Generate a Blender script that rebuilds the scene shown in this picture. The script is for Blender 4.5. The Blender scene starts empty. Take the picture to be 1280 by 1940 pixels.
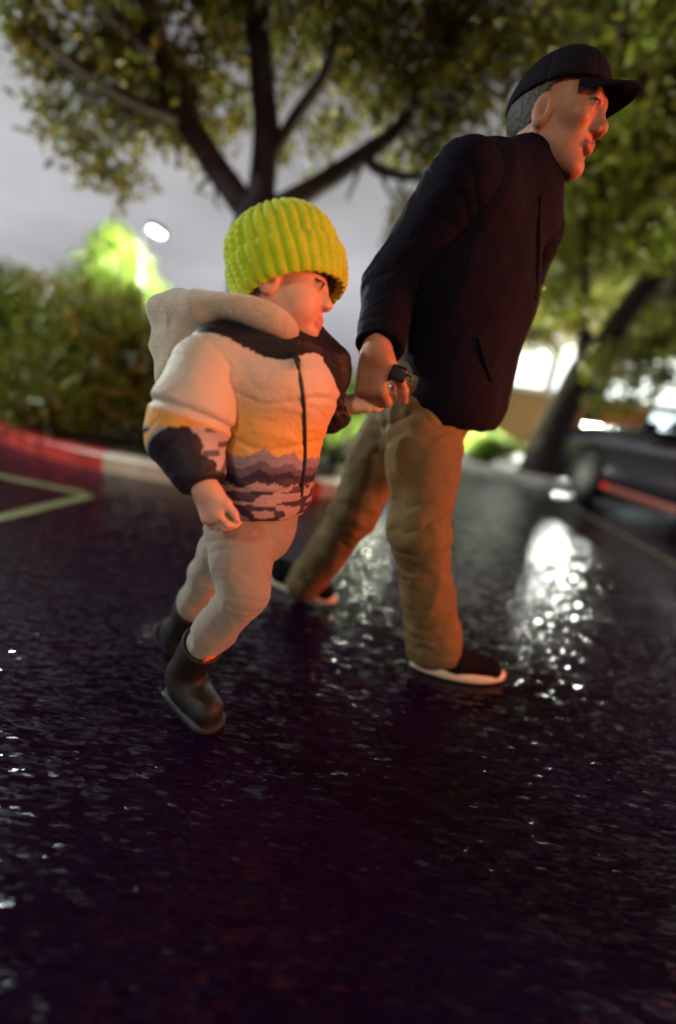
import bpy, bmesh, math, random
import numpy as np
from mathutils import Vector, Matrix

# ------------------------------------------------------------------ camera, world, exposure
S = bpy.context.scene
COL = S.collection
rng = np.random.default_rng(7)
random.seed(7)
F_PX, PITCH, ROLL, CAM_H = 760.0, math.radians(15.0), math.radians(8.0), 0.78
FWD = np.array([0, math.cos(PITCH), -math.sin(PITCH)])
UP0 = np.array([0, math.sin(PITCH), math.cos(PITCH)])
RT0 = np.array([1.0, 0, 0])
RT = math.cos(ROLL) * RT0 + math.sin(ROLL) * UP0
UP = -math.sin(ROLL) * RT0 + math.cos(ROLL) * UP0
EYE = np.array([0, 0, CAM_H])
cd = bpy.data.cameras.new('camera')
cam = bpy.data.objects.new('camera', cd)
COL.objects.link(cam)
M = Matrix(((RT[0], UP[0], -FWD[0], EYE[0]), (RT[1], UP[1], -FWD[1], EYE[1]), (RT[2], UP[2], -FWD[2], EYE[2]), (0, 0, 0, 1)))
cam.matrix_world = M
cd.sensor_fit = 'HORIZONTAL'
cd.sensor_width = 36.0
cd.lens = 36.0 * F_PX / 1280.0
cd.clip_start = 0.02
cd.clip_end = 400
cd.dof.use_dof = True
cd.dof.focus_distance = 0.84
cd.dof.aperture_fstop = 0.75
S.camera = cam

W = bpy.data.worlds.new('World')
S.world = W
W.use_nodes = True
nt = W.node_tree
nt.nodes.clear()
def N(t, ty, **kw):
    n = t.nodes.new(ty)
    for k, v in kw.items():
        setattr(n, k, v)
    return n
# overcast night sky lit from below by the town: pale and violet-grey low down, darker overhead
tc = N(nt, 'ShaderNodeTexCoord')
sp = N(nt, 'ShaderNodeSeparateXYZ')
nt.links.new(tc.outputs['Generated'], sp.inputs[0])
ramp = N(nt, 'ShaderNodeValToRGB')
nt.links.new(sp.outputs['Z'], ramp.inputs[0])
el = ramp.color_ramp.elements
el[0].position = 0.0; el[0].color = (0.36, 0.345, 0.385, 1)
el[1].position = 1.0; el[1].color = (0.030, 0.027, 0.040, 1)
e = el.new(0.22); e.color = (0.60, 0.59, 0.63, 1)
e = el.new(0.42); e.color = (0.46, 0.45, 0.465, 1)
e = el.new(0.66); e.color = (0.13, 0.12, 0.14, 1)
cn = N(nt, 'ShaderNodeTexNoise')
cn.inputs['Scale'].default_value = 2.6
cn.inputs['Detail'].default_value = 5
cm = N(nt, 'ShaderNodeMapping')
cm.inputs['Scale'].default_value = (1, 1, 2.4)
nt.links.new(tc.outputs['Generated'], cm.inputs[0])
nt.links.new(cm.outputs[0], cn.inputs['Vector'])
mr = N(nt, 'ShaderNodeMapRange')
mr.inputs['From Min'].default_value = 0.3; mr.inputs['From Max'].default_value = 0.7
mr.inputs['To Min'].default_value = 0.68; mr.inputs['To Max'].default_value = 1.12
nt.links.new(cn.outputs['Fac'], mr.inputs['Value'])
mx = N(nt, 'ShaderNodeVectorMath', operation='SCALE')
nt.links.new(ramp.outputs['Color'], mx.inputs[0])
nt.links.new(mr.outputs[0], mx.inputs['Scale'])
bg = N(nt, 'ShaderNodeBackground')
bg.inputs['Strength'].default_value = 1.0
nt.links.new(mx.outputs[0], bg.inputs['Color'])
wo = N(nt, 'ShaderNodeOutputWorld')
nt.links.new(bg.outputs[0], wo.inputs[0])

S.view_settings.view_transform = 'Standard'
S.view_settings.look = 'None'
S.view_settings.exposure = 0.0
S.view_settings.gamma = 1.0
S.render.engine = 'CYCLES'
S.cycles.use_denoising = True
S.cycles.pixel_filter_type = 'BLACKMAN_HARRIS'
S.cycles.filter_width = 1.7
S.cycles.max_bounces = 6
S.cycles.sample_clamp_indirect = 4.0

# ------------------------------------------------------------------ helpers
def ray(px, py):
    return FWD + RT * (px - 640.0) / F_PX + UP * (970.0 - py) / F_PX
def at(px, py, Y):
    d = ray(px, py)
    return EYE + d * (Y / d[1])
def gr(px, py, z=0.0):
    d = ray(px, py)
    return EYE + d * ((z - CAM_H) / d[2])
def nrm(v):
    v = np.asarray(v, float)
    return v / np.linalg.norm(v)
def hash3(i, j, k):
    n = (i.astype(np.int64) * 374761393 + j.astype(np.int64) * 668265263 + k.astype(np.int64) * 2147483647) & 0x7fffffff
    n = (n ^ (n >> 13)) * 1274126177 & 0x7fffffff
    return ((n ^ (n >> 16)) & 0xffff) / 65535.0
def noise(Pn):
    f = np.floor(Pn); w = Pn - f; w = w * w * (3 - 2 * w)
    i, j, k = f[:, 0], f[:, 1], f[:, 2]
    o = 0
    for a in (0, 1):
        for b in (0, 1):
            for c in (0, 1):
                o = o + hash3(i + a, j + b, k + c) * (w[:, 0] if a else 1 - w[:, 0]) * (w[:, 1] if b else 1 - w[:, 1]) * (w[:, 2] if c else 1 - w[:, 2])
    return o
def fbm(Pn, o=3):
    s = 0; a = .5
    for q in range(o):
        s = s + a * noise(Pn * 2 ** q + 17.3 * q); a *= .5
    return s / (1 - .5 ** o)
def link(name, me, parent=None, mats=()):
    o = bpy.data.objects.new(name, me)
    COL.objects.link(o)
    if parent is not None:
        o.parent = parent
        o.matrix_parent_inverse = PINV.get(parent.name, Matrix())
    for m in mats if isinstance(mats, (list, tuple)) else (mats,):
        me.materials.append(m)
    return o
PINV = {}
def tag(o, label=None, cat=None, group=None, kind=None):
    if label: o['label'] = label
    if cat: o['category'] = cat
    if group: o['group'] = group
    if kind: o['kind'] = kind
    return o
def thing(name, label, cat, loc=(0, 0, 0), group=None):
    o = bpy.data.objects.new(name, None)
    COL.objects.link(o)
    o.location = loc
    o.empty_display_size = .1
    PINV[o.name] = Matrix.Translation(-Vector([float(c) for c in loc]))
    return tag(o, label, cat, group)
def pymesh(name, v, f, smooth=True):
    me = bpy.data.meshes.new(name)
    me.from_pydata([tuple(map(float, p)) for p in v], [], [tuple(map(int, q)) for q in f])
    me.update()
    if smooth:
        me.shade_smooth()
    return me
def npmesh(name, v, f, smooth=True):
    v = np.asarray(v, np.float32); f = np.asarray(f, np.int32)
    me = bpy.data.meshes.new(name)
    nf, k = f.shape
    me.vertices.add(len(v)); me.loops.add(nf * k); me.polygons.add(nf)
    me.vertices.foreach_set('co', v.ravel())
    me.loops.foreach_set('vertex_index', f.ravel())
    me.polygons.foreach_set('loop_start', np.arange(nf, dtype=np.int32) * k)
    me.polygons.foreach_set('use_smooth', np.full(nf, smooth))
    me.update()
    me.validate()
    return me
def setcol(me, c, name='Col'):
    a = me.attributes.new(name, 'FLOAT_COLOR', 'POINT')
    c = np.asarray(c, np.float32)
    if c.shape[1] == 3:
        c = np.hstack([c, np.ones((len(c), 1), np.float32)])
    a.data.foreach_set('color', c.ravel())
class MB:
    def __init__(s): s.v = []; s.f = []
    def add(s, v, f):
        b = len(s.v); s.v += [tuple(map(float, p)) for p in v]; s.f += [tuple(b + i for i in q) for q in f]
    def box(s, c, size, ax=None, bev=0):
        c = np.asarray(c, float); hx, hy, hz = [q / 2 for q in size]
        A = np.eye(3) if ax is None else np.array(ax, float)
        v = [c + A[0] * x * hx + A[1] * y * hy + A[2] * z * hz for x in (-1, 1) for y in (-1, 1) for z in (-1, 1)]
        s.add(v, [(0, 1, 3, 2), (4, 6, 7, 5), (0, 4, 5, 1), (2, 3, 7, 6), (0, 2, 6, 4), (1, 5, 7, 3)])
    def tube(s, pts, rad, n=8, caps=True):
        pts = [np.asarray(p, float) for p in pts]; rad = list(rad) if hasattr(rad, '__len__') else [rad] * len(pts)
        rings = []
        t0 = nrm(pts[1] - pts[0]); u = nrm(np.cross(t0, [0.3, 0.5, 0.8])); 
        for i, p in enumerate(pts):
            t = nrm(pts[min(i + 1, len(pts) - 1)] - pts[max(i - 1, 0)])
            u = nrm(u - t * (u @ t)); w = np.cross(t, u)
            rings.append([p + rad[i] * (math.cos(2 * math.pi * k / n) * u + math.sin(2 * math.pi * k / n) * w) for k in range(n)])
        v = [q for r in rings for q in r]; f = []
        for i in range(len(pts) - 1):
            for k in range(n):
                f.append((i * n + k, i * n + (k + 1) % n, (i + 1) * n + (k + 1) % n, (i + 1) * n + k))
        if caps:
            f.append(tuple(range(n - 1, -1, -1))); f.append(tuple((len(pts) - 1) * n + k for k in range(n)))
        s.add(v, f)
    def build(s, name, mat, parent=None, smooth=False, bevel=0):
        me = pymesh(name, s.v, s.f, smooth)
        bm = bmesh.new(); bm.from_mesh(me)
        bmesh.ops.recalc_face_normals(bm, faces=bm.faces)
        if bevel:
            bmesh.ops.bevel(bm, geom=list(bm.edges), offset=bevel, segments=2, affect='EDGES', profile=.5)
        bm.to_mesh(me); bm.free()
        return link(name, me, parent, mat)
def spline(pts, n):
    pts = np.asarray(pts, float); m = len(pts)
    t = np.linspace(0, m - 1, n); out = []
    for q in t:
        i = min(int(q), m - 2); u = q - i
        p0, p1, p2, p3 = pts[max(i - 1, 0)], pts[i], pts[i + 1], pts[min(i + 2, m - 1)]
        out.append(.5 * (2 * p1 + (p2 - p0) * u + (2 * p0 - 5 * p1 + 4 * p2 - p3) * u * u + (3 * p1 - p0 - 3 * p2 + p3) * u ** 3))
    return np.array(out)

# ---- signed distance volume -> mesh (surface nets)
class Vol:
    def __init__(s, lo, hi, h):
        s.lo = np.asarray(lo, float); s.h = h
        s.n = np.ceil((np.asarray(hi, float) - s.lo) / h).astype(int) + 1
        s.F = np.full(s.n, 0.5, np.float32)
    def _box(s, lo, hi):
        a = np.clip(np.floor((np.asarray(lo) - s.lo) / s.h).astype(int), 0, s.n); b = np.clip(np.ceil((np.asarray(hi) - s.lo) / s.h).astype(int) + 1, 0, s.n)
        sl = tuple(slice(int(x), int(y)) for x, y in zip(a, b))
        ax = [(s.lo[i] + np.arange(a[i], b[i]) * s.h).astype(np.float32) for i in range(3)]
        return sl, ax[0][:, None, None], ax[1][None, :, None], ax[2][None, None, :]
    def _put(s, sl, d, k, cut):
        A = s.F[sl]
        if A.size == 0: return
        if cut:
            A = -A
        if k > 0:
            hh = np.clip(.5 + .5 * (d - A) / k, 0, 1)
            R = d + (A - d) * hh - k * hh * (1 - hh)
        else:
            R = np.minimum(A, d)
        s.F[sl] = -R if cut else R
    def cap(s, a, b, ra, rb=None, k=.01, side=None, ws=1.0, cut=False):
        a = np.asarray(a, float); b = np.asarray(b, float); rb = ra if rb is None else rb
        m = max(ra, rb) * max(1, ws) + k + 3 * s.h
        sl, X, Y, Z = s._box(np.minimum(a, b) - m, np.maximum(a, b) + m)
        d = b - a; L2 = max(d @ d, 1e-12)
        px, py, pz = X - a[0], Y - a[1], Z - a[2]
        t = np.clip((px * d[0] + py * d[1] + pz * d[2]) / L2, 0, 1)
        qx, qy, qz = px - t * d[0], py - t * d[1], pz - t * d[2]
        l2 = qx * qx + qy * qy + qz * qz
        if side is not None:
            sd = nrm(side); c = qx * sd[0] + qy * sd[1] + qz * sd[2]
            l2 = l2 - c * c * (1 - 1 / ws ** 2)
        s._put(sl, (np.sqrt(np.maximum(l2, 0)) - (ra + (rb - ra) * t)).astype(np.float32), k, cut)
    def ell(s, c, ax, r, k=.01, cut=False):
        c = np.asarray(c, float); m = max(r) + k + 3 * s.h
        sl, X, Y, Z = s._box(c - m, c + m)
        px, py, pz = X - c[0], Y - c[1], Z - c[2]
        k0 = 0; k1 = 0
        for A, q in zip(ax, r):
            u = px * A[0] + py * A[1] + pz * A[2]
            k0 = k0 + (u / q) ** 2; k1 = k1 + (u / q / q) ** 2
        k0 = np.sqrt(k0); k1 = np.sqrt(k1) + 1e-9
        s._put(sl, (k0 * (k0 - 1) / k1).astype(np.float32), k, cut)
    def box(s, c, ax, r, rd=.02, k=.01, cut=False):
        c = np.asarray(c, float); m = float(np.linalg.norm(r)) + k + 3 * s.h
        sl, X, Y, Z = s._box(c - m, c + m)
        px, py, pz = X - c[0], Y - c[1], Z - c[2]
        o = 0; ins = -1e3
        for A, q in zip(ax, r):
            u = np.abs(px * A[0] + py * A[1] + pz * A[2]) - (q - rd)
            o = o + np.maximum(u, 0) ** 2; ins = np.maximum(ins, u)
        s._put(sl, (np.sqrt(o) + np.minimum(ins, 0) - rd).astype(np.float32), k, cut)
    def plane(s, p, n, k=.004):          # keeps the side the normal points away from
        p = np.asarray(p, float); n = nrm(n)
        sl, X, Y, Z = s._box(s.lo - 1, s.lo + s.n * s.h + 1)
        d = -((X - p[0]) * n[0] + (Y - p[1]) * n[1] + (Z - p[2]) * n[2])
        s._put(sl, d.astype(np.float32), k, True)
    def hit(s, px, py, back=.0):
        d = nrm(ray(px, py)); t = np.arange(.3, 2.5, s.h * .4)
        Q = EYE + d * t[:, None]
        I = np.round((Q - s.lo) / s.h).astype(int)
        ok = np.all((I >= 0) & (I < s.n), 1); I = np.clip(I, 0, s.n - 1)
        val = np.where(ok, s.F[I[:, 0], I[:, 1], I[:, 2]], 1.0)
        w = np.nonzero(val < 0)[0]
        return Q[w[0]] - d * back if len(w) else None
    def mesh(s):
        F = s.F; F[0] = F[-1] = .5; F[:, 0] = F[:, -1] = .5; F[:, :, 0] = F[:, :, -1] = .5
        B = F < 0
        c = np.zeros(np.array(B.shape) - 1, np.int8)
        for i in (0, 1):
            for j in (0, 1):
                for k in (0, 1):
                    c += B[i:B.shape[0] - 1 + i, j:B.shape[1] - 1 + j, k:B.shape[2] - 1 + k]
        mix = (c > 0) & (c < 8)
        I = np.argwhere(mix)
        idx = np.full(mix.shape, -1, np.int32); idx[mix] = np.arange(len(I))
        acc = np.zeros((len(I), 3)); cnt = np.zeros(len(I))
        cor = np.array([(i, j, k) for i in (0, 1) for j in (0, 1) for k in (0, 1)])
        for a in range(8):
            for b in range(a + 1, 8):
                if np.abs(cor[a] - cor[b]).sum() != 1: continue
                ia = I + cor[a]; ib = I + cor[b]
                fa = F[ia[:, 0], ia[:, 1], ia[:, 2]]; fb = F[ib[:, 0], ib[:, 1], ib[:, 2]]
                m = (fa < 0) != (fb < 0)
                t = np.where(m, fa / np.where(fa == fb, 1, fa - fb), 0)
                acc += np.where(m[:, None], cor[a] + (cor[b] - cor[a]) * t[:, None], 0); cnt += m
        V = s.lo + (I + acc / cnt[:, None]) * s.h
        Q = []
        for ax in range(3):
            o1, o2 = [q for q in range(3) if q != ax]
            sa = [slice(None)] * 3; sb = [slice(None)] * 3
            sa[ax] = slice(0, -1); sb[ax] = slice(1, None)
            E_ = np.argwhere(B[tuple(sa)] != B[tuple(sb)])
            E_ = E_[(E_[:, o1] > 0) & (E_[:, o2] > 0)]
            d1 = np.zeros(3, int); d1[o1] = 1; d2 = np.zeros(3, int); d2[o2] = 1
            q = [idx[tuple((E_ - x).T)] for x in (0 * d1, d1, d1 + d2, d2)]
            q = np.stack(q, 1)
            neg = B[tuple(E_.T)]
            fl = neg if ax != 1 else ~neg
            q[~fl] = q[~fl][:, ::-1]
            Q.append(q)
        return V, np.vstack(Q)
def vnormals(V, Q):
    a, b, c, d = (V[Q[:, i]] for i in range(4))
    n = np.cross(c - a, d - b)
    o = np.zeros_like(V)
    for i in range(4): np.add.at(o, Q[:, i], n)
    return o / (np.linalg.norm(o, axis=1, keepdims=True) + 1e-12)
def vol_obj(vol, name, mat, parent, disp=None, col=None):
    V, Q = vol.mesh()
    Nn = vnormals(V, Q)
    base = V.copy()
    if disp is not None:
        V = V + Nn * disp(V, Nn)[:, None]
    me = npmesh(name, V, Q)
    if col is not None:
        setcol(me, col(base, Nn))
    return link(name, me, parent, mat)

# ---- materials
def mat(name, color=(.5, .5, .5), rough=.6, spec=.5, metal=0, bump=None, attr=False, var=None, sheen=0, sss=0, emit=None, emit_s=0, coat=0):
    m = bpy.data.materials.new(name); m.use_nodes = True
    t = m.node_tree; b = t.nodes['Principled BSDF']
    b.inputs['Base Color'].default_value = (*color, 1); b.inputs['Roughness'].default_value = rough
    b.inputs['Specular IOR Level'].default_value = spec; b.inputs['Metallic'].default_value = metal
    if sheen: b.inputs['Sheen Weight'].default_value = sheen
    if coat: b.inputs['Coat Weight'].default_value = coat
    if sss:
        b.inputs['Subsurface Weight'].default_value = sss; b.inputs['Subsurface Radius'].default_value = (.012, .005, .003); b.inputs['Subsurface Scale'].default_value = 1.0
    if emit:
        b.inputs['Emission Color'].default_value = (*emit, 1); b.inputs['Emission Strength'].default_value = emit_s
    src = None
    if attr:
        a = N(t, 'ShaderNodeAttribute', attribute_name='Col'); src = a.outputs['Color']
    co = N(t, 'ShaderNodeTexCoord')
    if var:                                       # (scale, amount): mottling of the thing's own colour
        nz = N(t, 'ShaderNodeTexNoise'); nz.inputs['Scale'].default_value = var[0]; nz.inputs['Detail'].default_value = 6
        t.links.new(co.outputs['Object'], nz.inputs['Vector'])
        r = N(t, 'ShaderNodeMapRange'); r.inputs['From Min'].default_value = .3; r.inputs['From Max'].default_value = .7
        r.inputs['To Min'].default_value = 1 - var[1]; r.inputs['To Max'].default_value = 1 + var[1]
        t.links.new(nz.outputs['Fac'], r.inputs['Value'])
        s = N(t, 'ShaderNodeVectorMath', operation='SCALE')
        if src is not None: t.links.new(src, s.inputs[0])
        else: s.inputs[0].default_value = color
        t.links.new(r.outputs[0], s.inputs['Scale']); src = s.outputs[0]
    if src is not None: t.links.new(src, b.inputs['Base Color'])
    if bump:                                      # (scale, distance[, stretch])
        nz = N(t, 'ShaderNodeTexNoise'); nz.inputs['Scale'].default_value = bump[0]; nz.inputs['Detail'].default_value = 4
        mp = N(t, 'ShaderNodeMapping')
        if len(bump) > 2: mp.inputs['Scale'].default_value = bump[2]
        t.links.new(co.outputs['Object'], mp.inputs[0]); t.links.new(mp.outputs[0], nz.inputs['Vector'])
        bp = N(t, 'ShaderNodeBump'); bp.inputs['Distance'].default_value = bump[1]; bp.inputs['Strength'].default_value = 1
        t.links.new(nz.outputs['Fac'], bp.inputs['Height']); t.links.new(bp.outputs[0], b.inputs['Normal'])
    return m
def leafmat(name, trans=.35, rough=.45):
    m = mat(name, rough=rough, attr=True)
    t = m.node_tree; b = t.nodes['Principled BSDF']
    tr = N(t, 'ShaderNodeBsdfTranslucent'); a = [n for n in t.nodes if n.type == 'ATTRIBUTE'][0]
    t.links.new(a.outputs['Color'], tr.inputs['Color'])
    mxs = N(t, 'ShaderNodeMixShader'); mxs.inputs[0].default_value = trans
    t.links.new(b.outputs[0], mxs.inputs[1]); t.links.new(tr.outputs[0], mxs.inputs[2])
    t.links.new(mxs.outputs[0], t.nodes['Material Output'].inputs['Surface'])
    return m
M_LEAF = leafmat('leaf')
M_BARK = mat('bark', (.022, .015, .015), .85, .3, bump=(30, .012, (1, 1, .25)), var=(9, .35))
M_SOIL = mat('soil', (.03, .018, .014), .9, bump=(40, .02), var=(12, .4))
M_CONC = mat('concrete', (.30, .29, .27), .55, bump=(90, .002), var=(7, .25))
M_METAL = mat('dark_metal', (.03, .03, .035), .4, metal=.6)

# ------------------------------------------------------------------ ground
def asphalt():
    m = mat('wet_asphalt', (.012, .007, .015), .24, .32)
    t = m.node_tree; b = t.nodes['Principled BSDF']
    co = N(t, 'ShaderNodeTexCoord')
    def mp(rot, sc):
        p = N(t, 'ShaderNodeMapping'); p.inputs['Rotation'].default_value = (0, 0, rot); p.inputs['Scale'].default_value = sc
        t.links.new(co.outputs['Object'], p.inputs[0]); return p.outputs[0]
    def nz(vec, scale, det=2):
        n = N(t, 'ShaderNodeTexNoise'); n.inputs['Scale'].default_value = scale; n.inputs['Detail'].default_value = det
        t.links.new(vec, n.inputs['Vector']); return n.outputs['Fac']
    plain = mp(0, (1, 1, 1)); streak = mp(math.radians(50), (.24, 1, 1))
    wide = nz(plain, 1.6, 3)
    # every stone of the wearing course is a small facet with a tilt of its own, stretched one way to imitate motion-blurred glints
    geo = N(t, 'ShaderNodeNewGeometry')
    acc = geo.outputs['Normal']
    for scale, amt, vec in ((115, .78, streak), (230, .60, streak), (13, .14, plain)):
        vo = N(t, 'ShaderNodeTexVoronoi'); vo.inputs['Scale'].default_value = scale
        t.links.new(vec, vo.inputs['Vector'])
        c1 = N(t, 'ShaderNodeVectorMath', operation='SUBTRACT'); c1.inputs[1].default_value = (.5, .5, .5)
        t.links.new(vo.outputs['Color'], c1.inputs[0])
        ab = N(t, 'ShaderNodeVectorMath', operation='ABSOLUTE'); t.links.new(c1.outputs[0], ab.inputs[0])
        sq = N(t, 'ShaderNodeVectorMath', operation='MULTIPLY'); t.links.new(c1.outputs[0], sq.inputs[0]); t.links.new(ab.outputs[0], sq.inputs[1])
        c2 = N(t, 'ShaderNodeVectorMath', operation='MULTIPLY'); c2.inputs[1].default_value = (amt, amt, 0)      # most stones lie flat, a few stand up
        t.links.new(sq.outputs[0], c2.inputs[0])
        c3 = N(t, 'ShaderNodeVectorMath', operation='ADD'); t.links.new(acc, c3.inputs[0]); t.links.new(c2.outputs[0], c3.inputs[1])
        acc = c3.outputs[0]
    nn = N(t, 'ShaderNodeVectorMath', operation='NORMALIZE'); t.links.new(acc, nn.inputs[0])
    t.links.new(nn.outputs[0], b.inputs['Normal'])
    rr = N(t, 'ShaderNodeMapRange'); rr.inputs['From Min'].default_value = .35; rr.inputs['From Max'].default_value = .65
    rr.inputs['To Min'].default_value = .10; rr.inputs['To Max'].default_value = .20
    t.links.new(wide, rr.inputs['Value']); t.links.new(rr.outputs[0], b.inputs['Roughness'])
    cr = N(t, 'ShaderNodeMix', data_type='RGBA')
    cr.inputs[6].default_value = (.0045, .0003, .0080, 1); cr.inputs[7].default_value = (.0075, .0012, .0115, 1)
    t.links.new(nz(plain, 60, 5), cr.inputs[0]); t.links.new(cr.outputs[2], b.inputs['Base Color'])
    return m
M_ASPH = asphalt()
def sheet(name, x0, x1, y0, y1, z, m, n=1):
    me = pymesh(name, [(x0, y0, z), (x1, y0, z), (x1, y1, z), (x0, y1, z)], [(0, 1, 2, 3)], False)
    return tag(link(name, me, None, m), kind='structure')
sheet('ground', -150, 150, -60, 260, 0, M_ASPH)

def paint(name, pts, w, m, label=None):
    mb = MB()
    p = [np.array([q[0], q[1], .004]) for q in pts]
    v = []; f = []
    for i, q in enumerate(p):
        tt = nrm(p[min(i + 1, len(p) - 1)] - p[max(i - 1, 0)]); n = np.array([-tt[1], tt[0], 0])
        v += [q + n * w / 2, q - n * w / 2]
    for i in range(len(p) - 1): f.append((2 * i, 2 * i + 1, 2 * i + 3, 2 * i + 2))
    mb.add(v, f)
    return tag(mb.build(name, m), kind='structure')
def linepaint(name, c):
    m = mat(name, c, .4, var=(6, .5), bump=(120, .003))
    return m
M_YEL = linepaint('worn_yellow_line_paint', (.13, .14, .065))
M_WHT = linepaint('worn_white_line_paint', (.16, .145, .09))
a, b_, c_ = gr(-260, 850)[:2], gr(172, 938)[:2], gr(-200, 1030)[:2]
paint('painted_line', [a, b_], .075, M_YEL)
paint('painted_line', [gr(168, 941)[:2], c_], .10, M_YEL)
paint('painted_line', [(2.78, 5.3), gr(1100, 970)[:2], gr(1280, 1070)[:2], (2.25, 1.0)], .06, M_WHT)

# ---- planting island on the left with its painted kerb
ISL = spline([(-9.0, 7.6), (-6.0, 5.6), (-3.35, 3.80), (-2.47, 3.34), (-1.90, 3.16), (-1.30, 3.06), (-.70, 3.08), (-.22, 3.22), (.06, 3.60), (.05, 4.3), (-.25, 5.6), (-1.0, 8.0), (-1.4, 11)], 120)
KH, KW = .14, .15
cum = np.concatenate([[0], np.cumsum(np.linalg.norm(np.diff(ISL, axis=0), axis=1))])
def kerb_run(name, path, i0, i1, m, flip=1, h=KH):
    p = np.asarray(path)[i0:i1 + 1]; v = []; f = []
    for i, q in enumerate(p):
        tt = p[min(i + 1, len(p) - 1)] - p[max(i - 1, 0)]; tt = tt / np.linalg.norm(tt); n = np.array([-tt[1], tt[0]]) * flip
        pr = [(0, -.05), (0.005, h - .025), (.03, h), (KW, h), (KW, -.05)]
        v += [(q[0] + n[0] * a, q[1] + n[1] * a, z) for a, z in pr]
    for i in range(len(p) - 1):
        for k in range(4): f.append((5 * i + k, 5 * i + k + 1, 5 * i + 6 + k, 5 * i + 5 + k))
    f += [(0, 1, 2, 3, 4), tuple(5 * (len(p) - 1) + k for k in (4, 3, 2, 1, 0))]
    mb = MB(); mb.add(v, f)
    return mb.build(name, m)
M_RED = mat('red_kerb_paint', (.36, .022, .010), .42, bump=(70, .003), var=(7, .4))
M_PALE = mat('pale_kerb_concrete', (.42, .36, .26), .5, bump=(80, .002), var=(8, .2))
def ix(x, y): return int(np.argmin(np.linalg.norm(ISL - np.array([x, y]), axis=1)))
cuts = [0, ix(-1.93, 3.17), ix(-1.02, 3.06), ix(-.17, 3.27), 119]
kerb = tag(bpy.data.objects.new('kerb', None), kind='structure'); COL.objects.link(kerb)
for q in range(4):
    kerb_run('kerb_section', ISL, cuts[q], cuts[q + 1], M_PALE if q % 2 else M_RED, 1)
for o in [o for o in COL.objects if o.name.startswith('kerb_section')]:
    o.parent = kerb
def fill(name, poly, z, m):
    me = pymesh(name, [(q[0], q[1], z) for q in poly], [tuple(range(len(poly)))], False)
    return tag(link(name, me, None, m), kind='structure')
fill('planting_soil', list(ISL) + [(-14, 11), (-14, 9)], .11, M_SOIL)

# ---- island on the right with pavement
ISR = spline([(-.6, 10.5), (.6, 8.3), (2.0, 6.75), (2.7, 6.15), (3.3, 5.85), (5.2, 5.75), (9, 5.9)], 60)
kr = kerb_run('kerb', ISR, 0, 59, M_CONC, 1, .15); tag(kr, kind='structure')
fill('planting_soil', [(q[0] + .03, q[1] + .06) for q in ISR] + [(9, 8.1), (4.2, 8.1), (1.8, 9.4)], .10, M_SOIL)
M_PAVE = mat('pavement_concrete', (.36, .36, .33), .35, bump=(60, .003), var=(5, .2))
fill('pavement', [(.1, 11.2), (1.8, 9.4), (4.2, 8.1), (16, 8.1), (16, 13.5), (-1.5, 13.5)], .13, M_PAVE)

# ------------------------------------------------------------------ building on the right
BY = 12.0
M_ORG_TREE = mat('orange_stucco_tree_light', (.23, .13, .045), .8, bump=(60, .004), var=(2, .15))  # tan shift paints the tree's light and shade into the orange stucco
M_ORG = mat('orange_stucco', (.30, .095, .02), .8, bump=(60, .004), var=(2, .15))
M_WHS = mat('white_stucco', (.78, .77, .74), .8, bump=(60, .004), var=(1.5, .1))
M_ROOF = mat('roof_slate', (.035, .03, .04), .7, bump=(30, .01))
M_GLOW = mat('lit_window_glass', (.8, .8, .8), .1, emit=(.93, 1.0, .95), emit_s=2.4)
M_GLOWB = mat('lit_blue_window_glass', (.8, .8, .8), .1, emit=(.72, .95, 1.0), emit_s=2.2)
M_DGLASS = mat('dark_window_glass', (.01, .01, .014), .08)
M_FRAME = mat('window_frame_paint', (.08, .07, .08), .5)
bld = thing('shop_building', 'low shop building with orange walls, tree light painted into the left one, and bright windows behind the leaning tree', 'building', (7, BY, 0))
mb = MB(); mb.box((4.45, BY + .8, .96), (3.0, 2.0, 1.72)); mb.build('wall', M_ORG_TREE, bld, bevel=.02)
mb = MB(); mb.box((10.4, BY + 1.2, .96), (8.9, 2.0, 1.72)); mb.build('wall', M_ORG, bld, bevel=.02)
mb = MB(); mb.box((9.0, BY + 1.35, 2.70), (12.2, 2.0, 1.72)); mb.build('wall', M_WHS, bld, bevel=.02)
mb = MB(); mb.box((9.0, BY + 1.2, 3.66), (12.8, 2.9, .20)); mb.build('roof', M_ROOF, bld, bevel=.03)
mb = MB(); mb.box((4.45, BY + .10, 1.86), (3.1, .7, .08)); mb.build('ledge', M_WHS, bld, bevel=.01)
def window(x, z, w, h, y, gl, nx=2):
    mb = MB()
    for q in (-1, 1):
        mb.box((x + q * (w / 2 + .03), y, z), (.06, .08, h + .12)); mb.box((x, y, z + q * (h / 2 + .03)), (w - .002, .08, .06))
    for q in range(1, nx): mb.box((x - w / 2 + w * q / nx, y, z), (.04, .06, h - .002))
    fr = mb.build('window', M_FRAME, bld)
    mb = MB()
    mb.box((x, y + .02, z), (w - .004, .02, h - .004)); p = mb.build('pane', gl, fr)
    return fr
window(3.62, 2.42, .55, .75, BY + .33, M_DGLASS, 1)
for x in (4.75, 6.25, 7.75, 9.25, 10.75): window(x, 2.62, 1.28, 1.25, BY + .33, M_GLOW, 1 if x < 5 else 2)
for x in (9.2, 10.9): window(x, 1.36, 1.35, .78, BY + .18, M_GLOWB, 2)

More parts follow.
